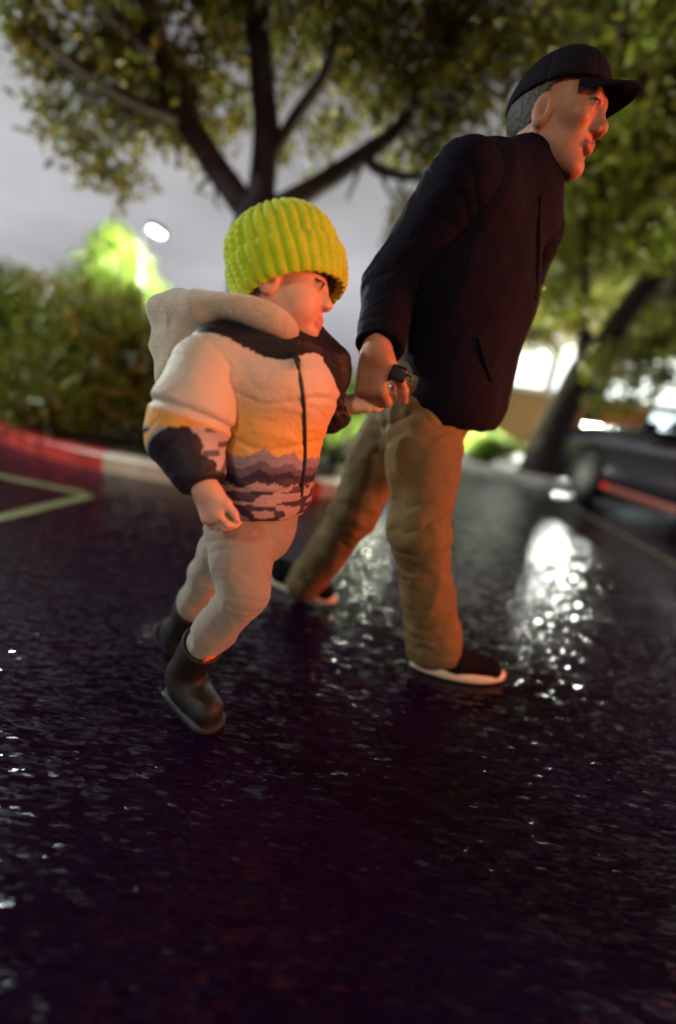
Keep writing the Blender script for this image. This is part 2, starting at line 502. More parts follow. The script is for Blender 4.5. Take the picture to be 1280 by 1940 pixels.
# ------------------------------------------------------------------ lamps
M_LED = mat('lit_lamp_lens', (1, 1, 1), .3, emit=(1.0, .98, .90), emit_s=14)
def lamp_obj(name, typ, loc, energy, color, size=.2, parent=None, rot=None, spot=None):
    l = bpy.data.lights.new(name, typ); l.energy = energy; l.color = color
    if typ == 'AREA': l.size = size; l.shape = 'DISK'; l.spread = math.radians(64)
    else: l.shadow_soft_size = size
    if spot: l.spot_size = spot; l.spot_blend = .5
    o = bpy.data.objects.new(name, l); COL.objects.link(o); o.location = loc
    if rot is not None: o.rotation_euler = Vector(nrm(rot)).to_track_quat('-Z', 'Y').to_euler()
    if parent: o.parent = parent; o.matrix_parent_inverse = PINV[parent.name]
    return o
def street_lamp(head, pole_xy, label, energy, color, globe=False):
    hx, hy, hz = head
    r = thing('street_lamp', label, 'street lamp', (pole_xy[0], pole_xy[1], 0), 'street lamps of the parking lot')
    d = nrm(np.array([hx - pole_xy[0], hy - pole_xy[1], 0]))
    mb = MB(); mb.tube([(pole_xy[0], pole_xy[1], 0), (pole_xy[0], pole_xy[1], hz + .10)], [.055, .04], 12); mb.build('pole', M_METAL, r, True)
    mb = MB(); mb.tube([(pole_xy[0], pole_xy[1], .0), (pole_xy[0], pole_xy[1], .35)], [.12, .12], 12); mb.build('base', M_CONC, r, True)
    mb = MB(); mb.tube([np.array([pole_xy[0], pole_xy[1], hz + .07]), np.array(head) - d * .30 + np.array([0, 0, .07])], .028, 8); mb.build('arm', M_METAL, r, True)
    n = 20; mb = MB()
    s = np.cross(d, [0, 0, 1]); dh = nrm(d + np.array([0, 0, -.42])); uh = np.cross(s, dh)
    def ringp(q, z): return [np.array(head) + dh * .30 * q * math.cos(2 * math.pi * k / n) + s * .16 * q * math.sin(2 * math.pi * k / n) + uh * z for k in range(n)]
    rings = [ringp(1.0, .0), ringp(1.06, .03), ringp(.95, .09), ringp(.5, .13)]
    v = [p for q in rings for p in q]; f = []
    for i in range(3):
        for k in range(n): f.append((i * n + k, i * n + (k + 1) % n, i * n + n + (k + 1) % n, i * n + n + k))
    f.append(tuple(range(3 * n, 4 * n))); mb.add(v, f); hd = mb.build('lamp_head', M_METAL, r, True)
    mb = MB(); v = ringp(.93, -.004) + ringp(.55, -.035); f = [(k, (k + 1) % n, n + (k + 1) % n, n + k) for k in range(n)] + [tuple(range(n, 2 * n))]
    mb.add(v, f); mb.build('lens', M_LED, r, True)
    lamp_obj('lamp_light', 'POINT', (hx, hy, hz - .10), energy, color, .09, r)
    return r
LAMP = at(297, 437, 11.0)
street_lamp(LAMP, (LAMP[0] - .62, LAMP[1] + .45), 'lit street lamp standing against the grey sky above the conifer', 3600, (1.0, .98, .90))
# a far lamp, a speck at the left edge
fl = at(2, 544, 26)
street_lamp(fl, (fl[0] - 1.2, fl[1]), 'far street lamp, a white speck over the dark hedge at the left edge', 60, (.9, .97, 1.0))
# outside the picture: unseen lamps added, one as fill from the left, one for frontal light
street_lamp((-4.7, 2.5, 3.0), (-5.4, 2.3), 'unseen cool lamp added to the left to light the child and the bushes', 820, (.84, 1.0, .95))
street_lamp((-1.6, -3.6, 3.3), (-2.3, -3.8), 'unseen warm lamp added behind the viewer for frontal light', 310, (1.0, .77, .47))
fp = at(1128, 676, BY - .05)
mb = MB(); fd = nrm([-.42, -1, -.22]); mb.tube([fp + fd * -.06 + np.array([0, .30, .05]), fp + fd * -.05], .03, 8); mb.build('lamp_arm', M_METAL, bld, True)
mb = MB(); mb.tube([fp - fd * .10, fp, fp + fd * .04], [.06, .13, .15], 16); fh = mb.build('floodlight', M_METAL, bld, True)
mb = MB(); mb.tube([fp + fd * .042, fp + fd * .05], [.14, .13], 16); mb.build('lens', M_LED, fh, True)
lamp_obj('floodlight_beam', 'SPOT', fp + fd * .12, 8000, (.97, 1.0, .90), .42, bld, rot=fd, spot=math.radians(120))
def uplight(p, aim, energy, color, label):  # unseen fixtures added in the beds to brighten the foliage
    p = np.asarray(p, float); d = nrm(np.asarray(aim) - p)
    r = thing('added_bed_light', label, 'added light', tuple(p), 'unseen lights added in the planting beds')
    mb = MB(); mb.tube([p - np.array([0, 0, .06]), p + np.array([0, 0, .08])], .018, 8); mb.build('stake', M_METAL, r, True)
    q_ = p + np.array([0, 0, .10]); mb = MB(); mb.tube([q_ - d * .06, q_ - d * .03, q_ + d * .07], [.025, .05, .055], 14); mb.build('housing', M_METAL, r, True)
    mb = MB(); mb.tube([q_ + d * .072, q_ + d * .08], [.05, .048], 14); mb.build('lens', M_LED, r, True)
    lamp_obj('spotlight_beam', 'SPOT', q_ + d * .12, energy, color, .05, r, rot=d, spot=math.radians(110))
uplight((-2.0, 4.75, .12), (-1.8, 3.9, 2.6), 650, (1.0, .97, .58), 'unseen spotlight added in the red kerbed bed, aimed up into the forked tree')
uplight((-.45, 5.2, .12), (-.1, 4.1, 2.7), 1100, (1.0, .97, .58), 'unseen spotlight added behind the forked trunk, aimed up into its right half')
uplight((2.45, 7.9, .12), (2.9, 6.3, 1.75), 3000, (.95, 1.0, .62), 'unseen spotlight added by the clipped bush, aimed up into the leaning tree')
uplight((4.3, 7.3, .12), (4.2, 6.0, 2.4), 800, (.95, 1.0, .62), 'unseen spotlight added behind the parked car, aimed up into the leaning tree')
uplight((.12, 3.95, .12), (-.15, 4.5, .9), 90, (.95, 1.0, .70), 'small unseen spotlight added at the foot of the bright green low bush')
pl = thing('added_low_light', 'short path light on the end of the kerbed bed behind the man\'s legs', 'path light', (-.02, 4.15, .1))  # added out of view for glints on the ground between the figures
PL = np.array([-.02 + .42, 4.6, .1]); pl.location = tuple(PL); PINV[pl.name] = Matrix.Translation(-Vector(PL))
mb = MB(); mb.tube([PL, PL + np.array([0, 0, .45])], .022, 10); mb.build('post', M_METAL, pl, True)
mb = MB(); mb.tube([PL + np.array([0, 0, .58]), PL + np.array([0, 0, .61])], [.10, .03], 16); mb.build('hood', M_METAL, pl, True)
mb = MB(); mb.tube([PL + np.array([0, 0, .45]), PL + np.array([0, 0, .58])], .035, 12); mb.build('lens', M_LED, pl, True)
lamp_obj('added_low_light_bulb', 'POINT', PL + np.array([.0, -.06, .52]), 60, (.95, 1.0, .78), .05, pl)
uplight((1.7, 7.05, .12), (2.9, 7.0, 1.5), 330, (.92, 1.0, .55), 'unseen spotlight added at the left end of the clipped bush')
street_lamp((9.5, 6.0, 3.8), (10.2, 6.0), 'unseen lamp added to the right of the parked car', 150, (.95, 1.0, .84))  # added out of view to light the leaning tree's leaves
# unseen red and amber sign, assumed, added to colour faces, hands and trousers
sg = thing('assumed_sign', 'unseen red and amber sign on two posts, assumed from the warm light on the walkers', 'sign', (3.0, -.4, 0))
SC = np.array([3.1, .0, 1.2]); sd = nrm(np.array([0.15, .95, .75]) - SC)
sx = nrm(np.cross(sd, [0, 0, 1])); sz = np.cross(sx, sd)
M_SRED = mat('red_sign_face', (.5, .1, .05), .4, emit=(1, .12, .04), emit_s=4)
M_SAMB = mat('amber_sign_face', (.5, .3, .1), .4, emit=(1, .45, .12), emit_s=4)
mb = MB(); mb.box(SC - sd * .08, (2.3, .12, .8), (sx, sd, sz)); mb.build('case', M_METAL, sg, bevel=.01)
for q in (-1, 1):
    mb = MB(); p = SC + sx * q * .8 - sd * .08; mb.tube([(p[0], p[1], 0), (p[0], p[1], .76)], .04, 10); mb.build('post', M_METAL, sg, True)
mb = MB(); mb.box(SC + sx * .58, (1.1, .02, .7), (sx, sd, sz)); mb.build('panel', M_SRED, sg)
mb = MB(); mb.box(SC - sx * .58, (1.1, .02, .7), (sx, sd, sz)); mb.build('panel', M_SAMB, sg)
lamp_obj('assumed_sign_light', 'AREA', SC + sx * .62 + sd * .05, 20, (1, .13, .045), .6, sg, rot=sd)
lamp_obj('assumed_sign_light', 'AREA', SC - sx * .62 + sd * .05, 6, (1, .42, .11), .6, sg, rot=sd)

# ------------------------------------------------------------------ parked car (nose towards the planting bed)
def car():
    x0, y0 = 4.02, 3.85          # centre of the car; its nose points to +Y
    r = thing('parked_car', 'dark parked car at the right edge with its nose towards the leaning tree', 'car', (x0, y0, 0))
    X, Yv, Z = np.array([1., 0, 0]), np.array([0, 1., 0]), np.array([0, 0, 1.])
    A = (X, Yv, Z); c = lambda x, y, z: np.array([x0 + x, y0 + y, z])
    v = Vol((x0 - 1.05, y0 - 2.5, .1), (x0 + 1.05, y0 + 2.5, 1.6), .025)
    v.box(c(0, 0, .56), A, (.90, 2.25, .30), .14, .05)
    v.box(c(0, 1.35, .80), A, (.84, .88, .17), .12, .08)
    v.box(c(0, -1.75, .78), A, (.82, .48, .16), .12, .08)
    v.cap(c(0, -1.15, 1.06), c(0, .15, 1.06), .44, .42, .10, side=X, ws=1.75)
    for yy in (1.48, -1.42):
        for sx_ in (-1, 1): v.cap(c(sx_ * .70, yy, .33), c(sx_ * 1.05, yy, .33), .375, .375, .012, cut=True)
    v.box(c(0, 0, .14), A, (1.1, 2.6, .10), .01, .01, cut=True)
    paint_ = mat('dark_car_paint', (.012, .010, .016), .22, .5, coat=.6)
    vol_obj(v, 'body', paint_, r)
    tyre = mat('tyre_rubber', (.012, .012, .012), .7); rim = mat('grey_wheel_rim', (.26, .28, .25), .45, metal=.35)
    for yy in (1.48, -1.42):
        for s in (-1, 1):
            n = 28; prof = [(.20, -.10), (.30, -.11), (.325, -.07), (.325, .07), (.30, .11), (.20, .10)]
            def lathe(prof, cx):
                vv = [c(cx + p[1], yy + p[0] * math.cos(2 * math.pi * k / n), .325 + p[0] * math.sin(2 * math.pi * k / n)) for p in prof for k in range(n)]
                ff = [(i * n + k, i * n + (k + 1) % n, i * n + n + (k + 1) % n, i * n + n + k) for i in range(len(prof) - 1) for k in range(n)]
                return vv, ff
            mb = MB(); mb.add(*lathe(prof, s * .80)); w = mb.build('wheel', tyre, r, True)
            mb = MB(); mb.add(*lathe([(.215, -.03), (.215, .095), (.19, .10)], s * .80 if s > 0 else s * .80 - .065))
            for k in range(10):
                a = 2 * math.pi * k / 10
                mb.box(c(s * .885, yy + .11 * math.cos(a), .325 + .11 * math.sin(a)), (.03, .20, .045), (X, np.array([0, math.cos(a), math.sin(a)]), np.array([0, -math.sin(a), math.cos(a)])))
            mb.tube([c(s * .86, yy, .325), c(s * .905, yy, .325)], .05, 12); mb.build('rim', rim, w)
    glass = mat('car_window_glass', (.02, .025, .03), .06, .7)
    def quad(name, pts, m, th=.012):
        pts = [np.asarray(p) for p in pts]; n = nrm(np.cross(pts[1] - pts[0], pts[2] - pts[0]))
        mb = MB(); k = len(pts); mb.add([p for p in pts] + [p + n * th for p in pts], [tuple(range(k)), tuple(range(2 * k - 1, k - 1, -1))] + [(i, (i + 1) % k, k + (i + 1) % k, k + i) for i in range(k)])
        return mb.build(name, m, r)
    quad('windscreen', [c(-.66, .70, 1.00), c(.66, .70, 1.00), c(.55, .26, 1.39), c(-.55, .26, 1.39)], glass)
    for s in (-1, 1):
        quad('side_window', [c(s * .80, .42, .96), c(s * .80, -.38, .96), c(s * .67, -.38, 1.29), c(s * .67, .10, 1.31)], glass)
        quad('side_window', [c(s * .80, -.45, .96), c(s * .80, -1.15, .96), c(s * .67, -1.05, 1.27), c(s * .67, -.45, 1.29)], glass)
        mb = MB(); mb.box(c(s * .96, .50, .97), (.17, .10, .13)); mb.build('door_mirror', paint_, r, bevel=.03)
        mb = MB(); mb.box(c(s * .903, -.05, .255), (.02, 2.1, .07)); mb.build('side_sill', mat('red_lit_sill', (.22, .05, .035), .4), r, bevel=.006)  # red-brown carries the warm lamp's light on the sill
        mb = MB(); mb.box(c(s * .60, 2.22, .66), (.34, .08, .13)); mb.build('headlight', mat('headlight_glass', (.6, .62, .62), .15), r, bevel=.03)
        mb = MB(); mb.box(c(s * .905, .98, .27), (.02, .10, .06)); mb.build('side_reflector', mat('glowing_red_reflector', (.7, .02, .015), .2, emit=(1, .03, .02), emit_s=.25), r, bevel=.008)  # faint glow built in, imitating light thrown back
    mb = MB(); mb.box(c(0, 2.245, .42), (1.1, .05, .16)); mb.build('grille', M_METAL, r, bevel=.01)
    return r
car()

# ------------------------------------------------------------------ vegetation
def rot_rand(n):
    d = rng.normal(size=(n, 3)); return d / np.linalg.norm(d, axis=1, keepdims=True)
def leaves_mesh(name, C, size, colors, droop=.3, aspect=.42, out=None):
    """one folded leaf of four triangles at each point of C"""
    n = len(C)
    d = rot_rand(n); d[:, 2] -= droop
    if out is not None: d += out * .8
    d /= np.linalg.norm(d, axis=1, keepdims=True)
    s = np.cross(d, rot_rand(n)); s /= np.linalg.norm(s, axis=1, keepdims=True) + 1e-9
    u = np.cross(s, d)
    L = (size * rng.uniform(.65, 1.3, n))[:, None]; Wd = L * aspect
    V = np.stack([C, C + d * L * .5 + s * Wd * .5 + u * L * .08, C + d * L - u * L * .06, C + d * L * .5 - s * Wd * .5 + u * L * .08], 1).reshape(-1, 3)
    b = np.arange(n)[:, None] * 4
    Fq = np.concatenate([b + np.array([[0, 1, 2]]), b + np.array([[0, 2, 3]])], 1).reshape(-1, 3)
    me = npmesh(name, V, Fq, False)
    setcol(me, np.repeat(colors, 4, 0))
    return me
def palette(n, cols, wts, jit=.35):
    c = np.array(cols)[rng.choice(len(cols), n, p=np.array(wts) / np.sum(wts))]
    return c * rng.uniform(1 - jit, 1 + jit, (n, 1))
OLIVE = [(.140, .130, .018), (.105, .125, .014), (.170, .130, .018), (.095, .065, .016)]
GREEN = [(.09, .13, .010), (.13, .16, .012), (.16, .15, .014), (.07, .07, .010)]
BROWN = [(.100, .078, .022), (.070, .058, .020), (.110, .105, .024), (.055, .050, .018)]
def blob_points(centers, radii, n, power=.5):
    centers = np.asarray(centers); i = rng.integers(0, len(centers), n)
    d = rot_rand(n) * (rng.uniform(0, 1, (n, 1)) ** power)
    return centers[i] + d * np.asarray(radii)[i][:, None] * np.array([1, 1, .75])
def tree(name, label, cat, base, limbs, clusters, n_leaf, leaf, cols, wts, group=None, droop=.35):
    """limbs: lists of (point, radius); the first is the trunk. clusters: (centre, radius)"""
    r = thing(name, label, cat, base, group)
    mb = MB()
    for k, L in enumerate(limbs):
        pts = spline([q[0] for q in L], max(6, 4 * len(L))); rad = np.interp(np.linspace(0, len(L) - 1, len(pts)), range(len(L)), [q[1] for q in L])
        wob = 1 + .10 * (noise(pts * 5 + k) - .5)
        mb.tube(pts, rad * wob, 10)
        if k == 0: mb.build('trunk', M_BARK, r, True); mb = MB()
        else: mb.build('limb', M_BARK, r, True); mb = MB()
    tips = np.array([q[0] for L in limbs[1:] for q in L[1:]] or [limbs[0][-1][0]])
    for c, rd in clusters:
        c = np.asarray(c); j = tips[np.argmin(np.linalg.norm(tips - c, axis=1))]
        if np.linalg.norm(c - j) < 2.2:
            mid = (c + j) / 2 + rng.normal(size=3) * .08
            mb.tube([j, mid, c], [.022, .014, .006], 5)
    if mb.v: mb.build('twigs', M_BARK, r, True)['kind'] = 'stuff'
    cc = np.array([c for c, _ in clusters]); rr = np.array([q for _, q in clusters])
    # sprays: each cluster is broken into smaller sprays so that gaps stay open between them
    ns = max(8, int(n_leaf / 60))
    pr = rr ** 2.2; i = rng.choice(len(cc), ns, p=pr / pr.sum())
    sc = cc[i] + rot_rand(ns) * (rng.uniform(0, 1, (ns, 1)) ** .45) * rr[i][:, None] * np.array([1, 1, .8])
    sr = rng.uniform(.45, 1.1, ns) * leaf * 3.0
    C = blob_points(sc, sr, n_leaf, .6)
    scol = palette(ns, cols, wts, .3)
    j = ((C[:, None, :2][:0]) if False else None)
    col = palette(n_leaf, cols, wts, .35)
    o = link('crown', leaves_mesh(name + '_crown', C, leaf, col, droop), r, M_LEAF)
    o['kind'] = 'stuff'
    return r
def cl(lst): return [(at(x, y, Y), rd) for x, y, Y, rd in lst]

# the big tree over the child
TY = 3.65
tb = np.array([-1.02, 3.66, .05])
fork = at(490, 392, TY)
main_limbs = [
    [(tb, .21), (at(458, 600, TY), .145), (at(476, 440, TY), .150), (fork, .15)],
    [(fork - np.array([0, 0, .12]), .12), (at(410, 318, TY - .05), .105), (at(345, 215, TY - .15), .085), (at(300, 110, TY - .35), .075), (at(270, -60, TY - .6), .05), (at(240, -200, TY - .9), .03)],
    [(fork - np.array([0, 0, .08]), .12), (at(504, 260, TY - .05), .098), (at(494, 120, TY - .2), .085), (at(490, -40, TY - .35), .065), (at(470, -220, TY - .5), .04)],
    [(fork - np.array([0, 0, .1]), .11), (at(600, 352, TY), .075), (at(695, 288, TY - .05), .06), (at(760, 235, TY - .15), .045), (at(830, 120, TY - .3), .03)],
    [(at(690, 292, TY - .05), .045), (at(720, 322, TY - .1), .036), (at(800, 336, TY - .2), .028), (at(880, 320, TY - .4), .018)],
    [(at(512, 300, TY - .02), .055), (at(560, 220, TY - .1), .045), (at(615, 140, TY - .2), .038), (at(660, 0, TY - .4), .028)],
    [(at(350, 225, TY - .15), .05), (at(250, 190, TY - .4), .035), (at(150, 130, TY - .7), .022), (at(60, 60, TY - 1), .012)],
    [(at(300, 110, TY - .35), .05), (at(200, 20, TY - .7), .035), (at(100, -100, TY - 1), .02)],
]
mc = [(at(x, y, Y + .55), rd * 1.16) for x, y, Y, rd in [(40, 70, 2.9, .25), (110, 130, 3.0, .33), (170, 230, 3.1, .34), (150, 40, 2.8, .40), (215, 300, 3.2, .26), (255, 345, 3.3, .16), (265, 230, 3.2, .36), (255, 110, 3.0, .42), (330, 305, 3.3, .22),
         (335, 160, 3.2, .38), (400, 375, 3.4, .14), (425, 400, 3.4, .10), (345, 40, 2.9, .45), (410, 240, 3.3, .32), (425, 120, 3.2, .38), (455, 330, 3.5, .16), (440, 10, 2.9, .42),
         (560, 130, 3.4, .20), (570, 250, 3.7, .22), (540, 20, 3.1, .36), (630, 60, 3.1, .32), (640, 200, 3.7, .24), (690, 110, 3.4, .30), (660, 370, 3.6, .10), (600, 325, 3.8, .14), (755, 150, 3.3, .36), (720, 20, 2.9, .42),
         (800, 240, 3.4, .34), (830, 80, 3.0, .42), (760, 400, 3.4, .06), (880, 200, 3.2, .42), (900, 40, 2.8, .5), (960, 130, 3.2, .45), (860, 300, 3.5, .28), (1000, 20, 2.8, .5), (780, 300, 3.6, .22),
         (560, -80, 2.8, .5), (380, -90, 2.7, .5), (200, -70, 2.6, .5), (760, -100, 2.7, .5), (950, -110, 2.6, .5), (60, -60, 2.5, .4)]]
tree('broadleaf_tree', 'big forked tree with autumn leaves standing behind the child in the yellow hat', 'tree', tb, main_limbs, mc, 13500, .10, OLIVE + GREEN[:3] + BROWN[:2], [3, 2, 3, 1.5, 1, 1, 2, 2, 1])

# leaning tree on the right island
LY = 6.5
lb = np.array([3.10, 6.55, .05])
lt = at(1112, 690, LY - .2)
lean = [
    [(lb, .33), (at(1050, 810, LY - .1), .25), (at(1085, 740, LY - .15), .225), (lt, .215)],
    [(lt - np.array([0, 0, .1]), .19), (at(1165, 620, LY - .3), .16), (at(1225, 540, LY - .5), .14), (at(1290, 470, LY - .7), .12), (at(1390, 380, LY - 1), .05)],
    [(lt - np.array([.05, 0, .15]), .10), (at(1104, 610, LY), .085), (at(1108, 500, LY), .07), (at(1120, 360, LY - .1), .05)],
    [(at(1225, 540, LY - .5), .06), (at(1285, 520, LY - .4), .05), (at(1360, 490, LY - .4), .035)],
]
lc = cl([(1075, 560, 6.3, .42), (1060, 470, 6.2, .6), (1140, 540, 7.0, .5), (1120, 430, 6.1, .8), (1200, 470, 7.0, .6), (1210, 350, 5.9, .9), (1090, 330, 5.8, .9), (1260, 420, 7.0, .6), (1270, 280, 5.5, .9), (1150, 240, 5.5, .9), (1040, 400, 6, .5),
         (1190, 610, 7.0, .32), (1240, 600, 7.0, .36), (1175, 690, 5.6, .30), (1235, 670, 5.5, .36), (1285, 640, 7.0, .42), (1150, 765, 5.8, .18), (1195, 745, 5.7, .2), (1270, 700, 5.4, .2), (1055, 640, 6.1, .16), (1080, 650, 6.2, .14), (1250, 180, 5.2, .9), (1160, 130, 5.2, .8), (1330, 560, 7.0, .7), (1250, 60, 5.0, .9), (1140, 10, 4.8, .8), (1270, -60, 4.6, .9), (1340, 350, 5.4, .9), (1050, 600, 6.0, .26), (1075, 620, 6.2, .2), (1160, 655, 7.0, .26), (1205, 640, 7.0, .28), (1255, 710, 5.5, .26), (1215, 700, 5.6, .22), (1290, 740, 5.2, .22), (1120, 600, 6.0, .2), (1180, 715, 5.9, .14), (1030, 560, 6.3, .3), (1150, 735, 6.2, .10)])
tree('broadleaf_tree', 'leaning tree with yellow-green leaves rising from the kerbed bed beside the parked car', 'tree', lb, lean, lc, 26000, .13, GREEN + OLIVE[:2] + BROWN[:1], [2, 2, 2, 1, 3, 2, 2])

def simple_tree(name, label, x, y, h, rad, n, leaf, cols, wts, group=None, trunk=.18):
    b = np.array([x, y, .05]); top = b + np.array([rng.uniform(-.2, .2), 0, h * .62])
    limbs = [[(b, trunk * 1.2), (b + np.array([0, 0, h * .25]), trunk), (top, trunk * .55)]]
    cls = []
    for k in range(16):
        a = k * 2.4; q = rad * math.sqrt((k + .5) / 16) * .85
        zc = h * (.72 + .22 * math.cos(q / rad * 2.2)) - h * .10 + rng.uniform(-.12, .08) * h
        c = b + np.array([q * math.cos(a), q * math.sin(a), zc]); cls.append((c, rad * rng.uniform(.28, .42)))
        if k % 2 == 0: limbs.append([(top - np.array([0, 0, h * .25 * rng.uniform(0, 1)]), trunk * .4), ((top + c) / 2, trunk * .25), (c, trunk * .1)])
    return tree(name, label, 'tree', b, limbs, cls, n, leaf, cols, wts, group)
simple_tree('broadleaf_tree', 'dark dense tree behind the man\'s head and shoulders', 2.4, 9.6, 6.6, 2.5, 15000, .15, OLIVE + BROWN, [2, 1, 2, 1, 2, 2, 1, 2])
simple_tree('broadleaf_tree', 'tall dark tree over the shop roof behind the leaning tree', 8.2, 10.2, 8.4, 3.2, 15000, .18, BROWN + OLIVE[:2], [2, 2, 1, 2, 2, 2])
simple_tree('broadleaf_tree', 'unseen tree added above the viewer to block the sky', .9, -2.6, 6.6, 3.4, 12000, .2, OLIVE + BROWN, [2, 1, 2, 1, 2, 2, 1, 2])  # crown added out of view to keep sky light off the ground
simple_tree('broadleaf_tree', 'dark tree with low crown between the man\'s face and the leaning tree', 5.2, 9.2, 5.4, 2.2, 12000, .16, OLIVE + BROWN, [2, 1, 2, 1, 2, 2, 1, 2])
for (x, y, h, rd, lb_) in ((-9.4, 9.5, 3.0, 1.5, 'dark rounded tree on the skyline at the left edge under a far lamp'), (-6.8, 9.2, 2.75, 1.3, 'dark rounded tree on the skyline just left of the bright conifer')):
    simple_tree('broadleaf_tree', lb_, x, y, h, rd, 6000, .13, BROWN, [1, 2, 1, 2], 'dark trees on the left skyline', .12)

def conifer(x, y, h, rad, label):
    r = thing('conifer', label, 'conifer', (x, y, .05))
    mb = MB(); mb.tube([(x, y, .0), (x, y, h * .5), (x, y, h * .97)], [.07, .05, .012], 8); mb.build('trunk', M_BARK, r, True)
    mb = MB(); pts = []; outs = []
    for k in range(150):
        u = (k + .5) / 150; z = .15 + u * (h - .2); a = k * 2.39996; R = rad * (1 - u) ** .8 * rng.uniform(.75, 1.1) + .05
        tip = np.array([x + R * math.cos(a), y + R * math.sin(a), z + .10 * h * .2 + R * .22])
        bs = np.array([x, y, z - R * .15])
        mb.tube([bs, (bs + tip) / 2 - np.array([0, 0, .02]), tip], [.014, .010, .004], 4)
        m = 95; t = rng.uniform(.25, 1.05, (m, 1)); sp_ = .04 + .10 * R * (1 - np.abs(t - .6))
        pts.append(bs + (tip - bs) * t + rng.normal(size=(m, 3)) * sp_); outs.append(np.repeat(nrm(tip - bs)[None], m, 0))
    mb.build('branches', M_BARK, r, True)['kind'] = 'stuff'
    C = np.vstack(pts); o = link('crown', leaves_mesh('conifer_crown', C, .14, palette(len(C), [(.10, .17, .012), (.13, .20, .015), (.07, .12, .012)], [1, 1, 1], .3), -.2, .35, np.vstack(outs)), r, M_LEAF)
    o['kind'] = 'stuff'
cp = at(222, 640, 12.0)
conifer(cp[0], cp[1], 4.40, 2.7, 'bright yellow-green conifer under the lit street lamp')

def shrub(name, label, c, r3, n, leaf, cols, wts, cat='bush', group=None, lumps=14, droop=.1, aspect=.42):
    c = np.asarray(c, float); r = thing(name, label, cat, (c[0], c[1], c[2]), group)
    mb = MB(); cen = []; rad = []
    for k in range(lumps):
        d = rot_rand(1)[0]; d[2] = rng.uniform(-.62, 1.0)
        p = c + np.array([0, 0, r3[2] * .42]) + d * np.array([r3[0], r3[1], r3[2] * .62]) * rng.uniform(.5, .88)
        cen.append(p); rad.append(min(r3) * rng.uniform(.30, .5))
        mb.tube([c + np.array([rng.normal() * .05, rng.normal() * .05, 0]), (c + p) / 2 + np.array([0, 0, .06]), p], [.018, .012, .006], 5)
    mb.build('stems', M_BARK, r, True)['kind'] = 'stuff'
    # sprays of leaves in the lumps
    ns = max(10, n // 40); i = rng.integers(0, lumps, ns)
    sc = np.array(cen)[i] + rot_rand(ns) * (rng.uniform(0, 1, (ns, 1)) ** .4) * np.array(rad)[i][:, None]
    C = blob_points(sc, np.full(ns, leaf * 2.2), n, .6); C[:, 2] = np.maximum(C[:, 2], c[2] + .02)
    o = link('foliage', leaves_mesh(name, C, leaf, palette(n, cols, wts, .35), droop, aspect), r, M_LEAF); o['kind'] = 'stuff'
    return r
SHR = [(.15, .17, .014), (.12, .16, .012), (.10, .11, .012), (.16, .14, .016)]
bs_ = [(-1.95, 4.05, .75, .70, 1.22, 'tall olive bush behind the child\'s hood, right one of the bed'), (-2.95, 4.35, .9, .75, 1.30, 'broad olive bush in the middle of the kerbed bed on the left'),
       (-4.25, 4.95, .95, .8, 1.25, 'dark olive bush in the kerbed bed at the left edge of the picture')]
for x, y, rx, ry, h, lb_ in bs_:
    shrub('bush', lb_, (x, y, .1), (rx, ry, h * .92), 9000, .19, SHR, [2, 2, 2, 1], group='bushes in the red kerbed bed', lumps=22, droop=-.9, aspect=.12)
g = at(655, 800, 4.3)
shrub('bush', 'bright green low bush between the child\'s jacket and the man\'s trousers', (-.10, 4.45, .1), (.55, .45, .98), 7000, .06, [(.09, .15, .012), (.12, .17, .014), (.06, .11, .012)], [2, 2, 1], lumps=18)
g = at(640, 640, 7.2)
shrub('bush', 'pale grey-green tall bush seen between the child\'s face and the man\'s sleeve', (g[0], 7.4, .1), (.6, .5, 1.75), 6500, .08, [(.09, .12, .05), (.07, .10, .03)], [1, 1], lumps=18)
g = gr(905, 868)
shrub('bush', 'low clipped green bush beside the kerb right of the man\'s jacket hem', (2.55, 7.35, .1), (.62, .45, .50), 5000, .06, [(.09, .15, .012), (.12, .18, .014), (.06, .10, .012)], [2, 2, 1], lumps=16)
shrub('bush', 'small green plant on the soil between the leaning trunk and the car', (3.95, 6.9, .1), (.40, .35, .40), 3000, .06, [(.08, .13, .03), (.06, .10, .02)], [1, 1], lumps=10)
# fallen wet leaves and litter in the beds
n = 900
C = np.column_stack([rng.uniform(-6, 0, n), rng.uniform(3.3, 6.5, n), np.full(n, .118)])
ok = [(ISL[np.argmin(np.abs(ISL[:80, 0] - c[0])), 1] + .25 < c[1]) for c in C]
C = C[np.array(ok)]
me = leaves_mesh('fallen_leaves', C, .06, palette(len(C), [(.16, .09, .02), (.10, .06, .02), (.14, .12, .03)], [1, 1, 1]), 0)
tag(link('fallen_leaves', me, None, M_LEAF), 'brown fallen leaves lying on the soil of the kerbed bed', 'leaves', kind='stuff')
# hill of dark trees far off closes the horizon
n = 9000
ang = rng.uniform(-1.25, 1.25, n); R = rng.uniform(34, 48, n)
C = np.column_stack([R * np.sin(ang), R * np.cos(ang), rng.uniform(0, 1, n) ** .8 * (2.1 + 1.1 * np.sin(ang * 9) * np.cos(ang * 23 + 1))])
me = leaves_mesh('far_treeline', C, 1.1, palette(n, BROWN, [1, 1, 1, 1]), 0, .8)
tag(link('far_treeline', me, None, M_LEAF), 'dark line of far trees closing the parking lot', 'trees', kind='stuff')

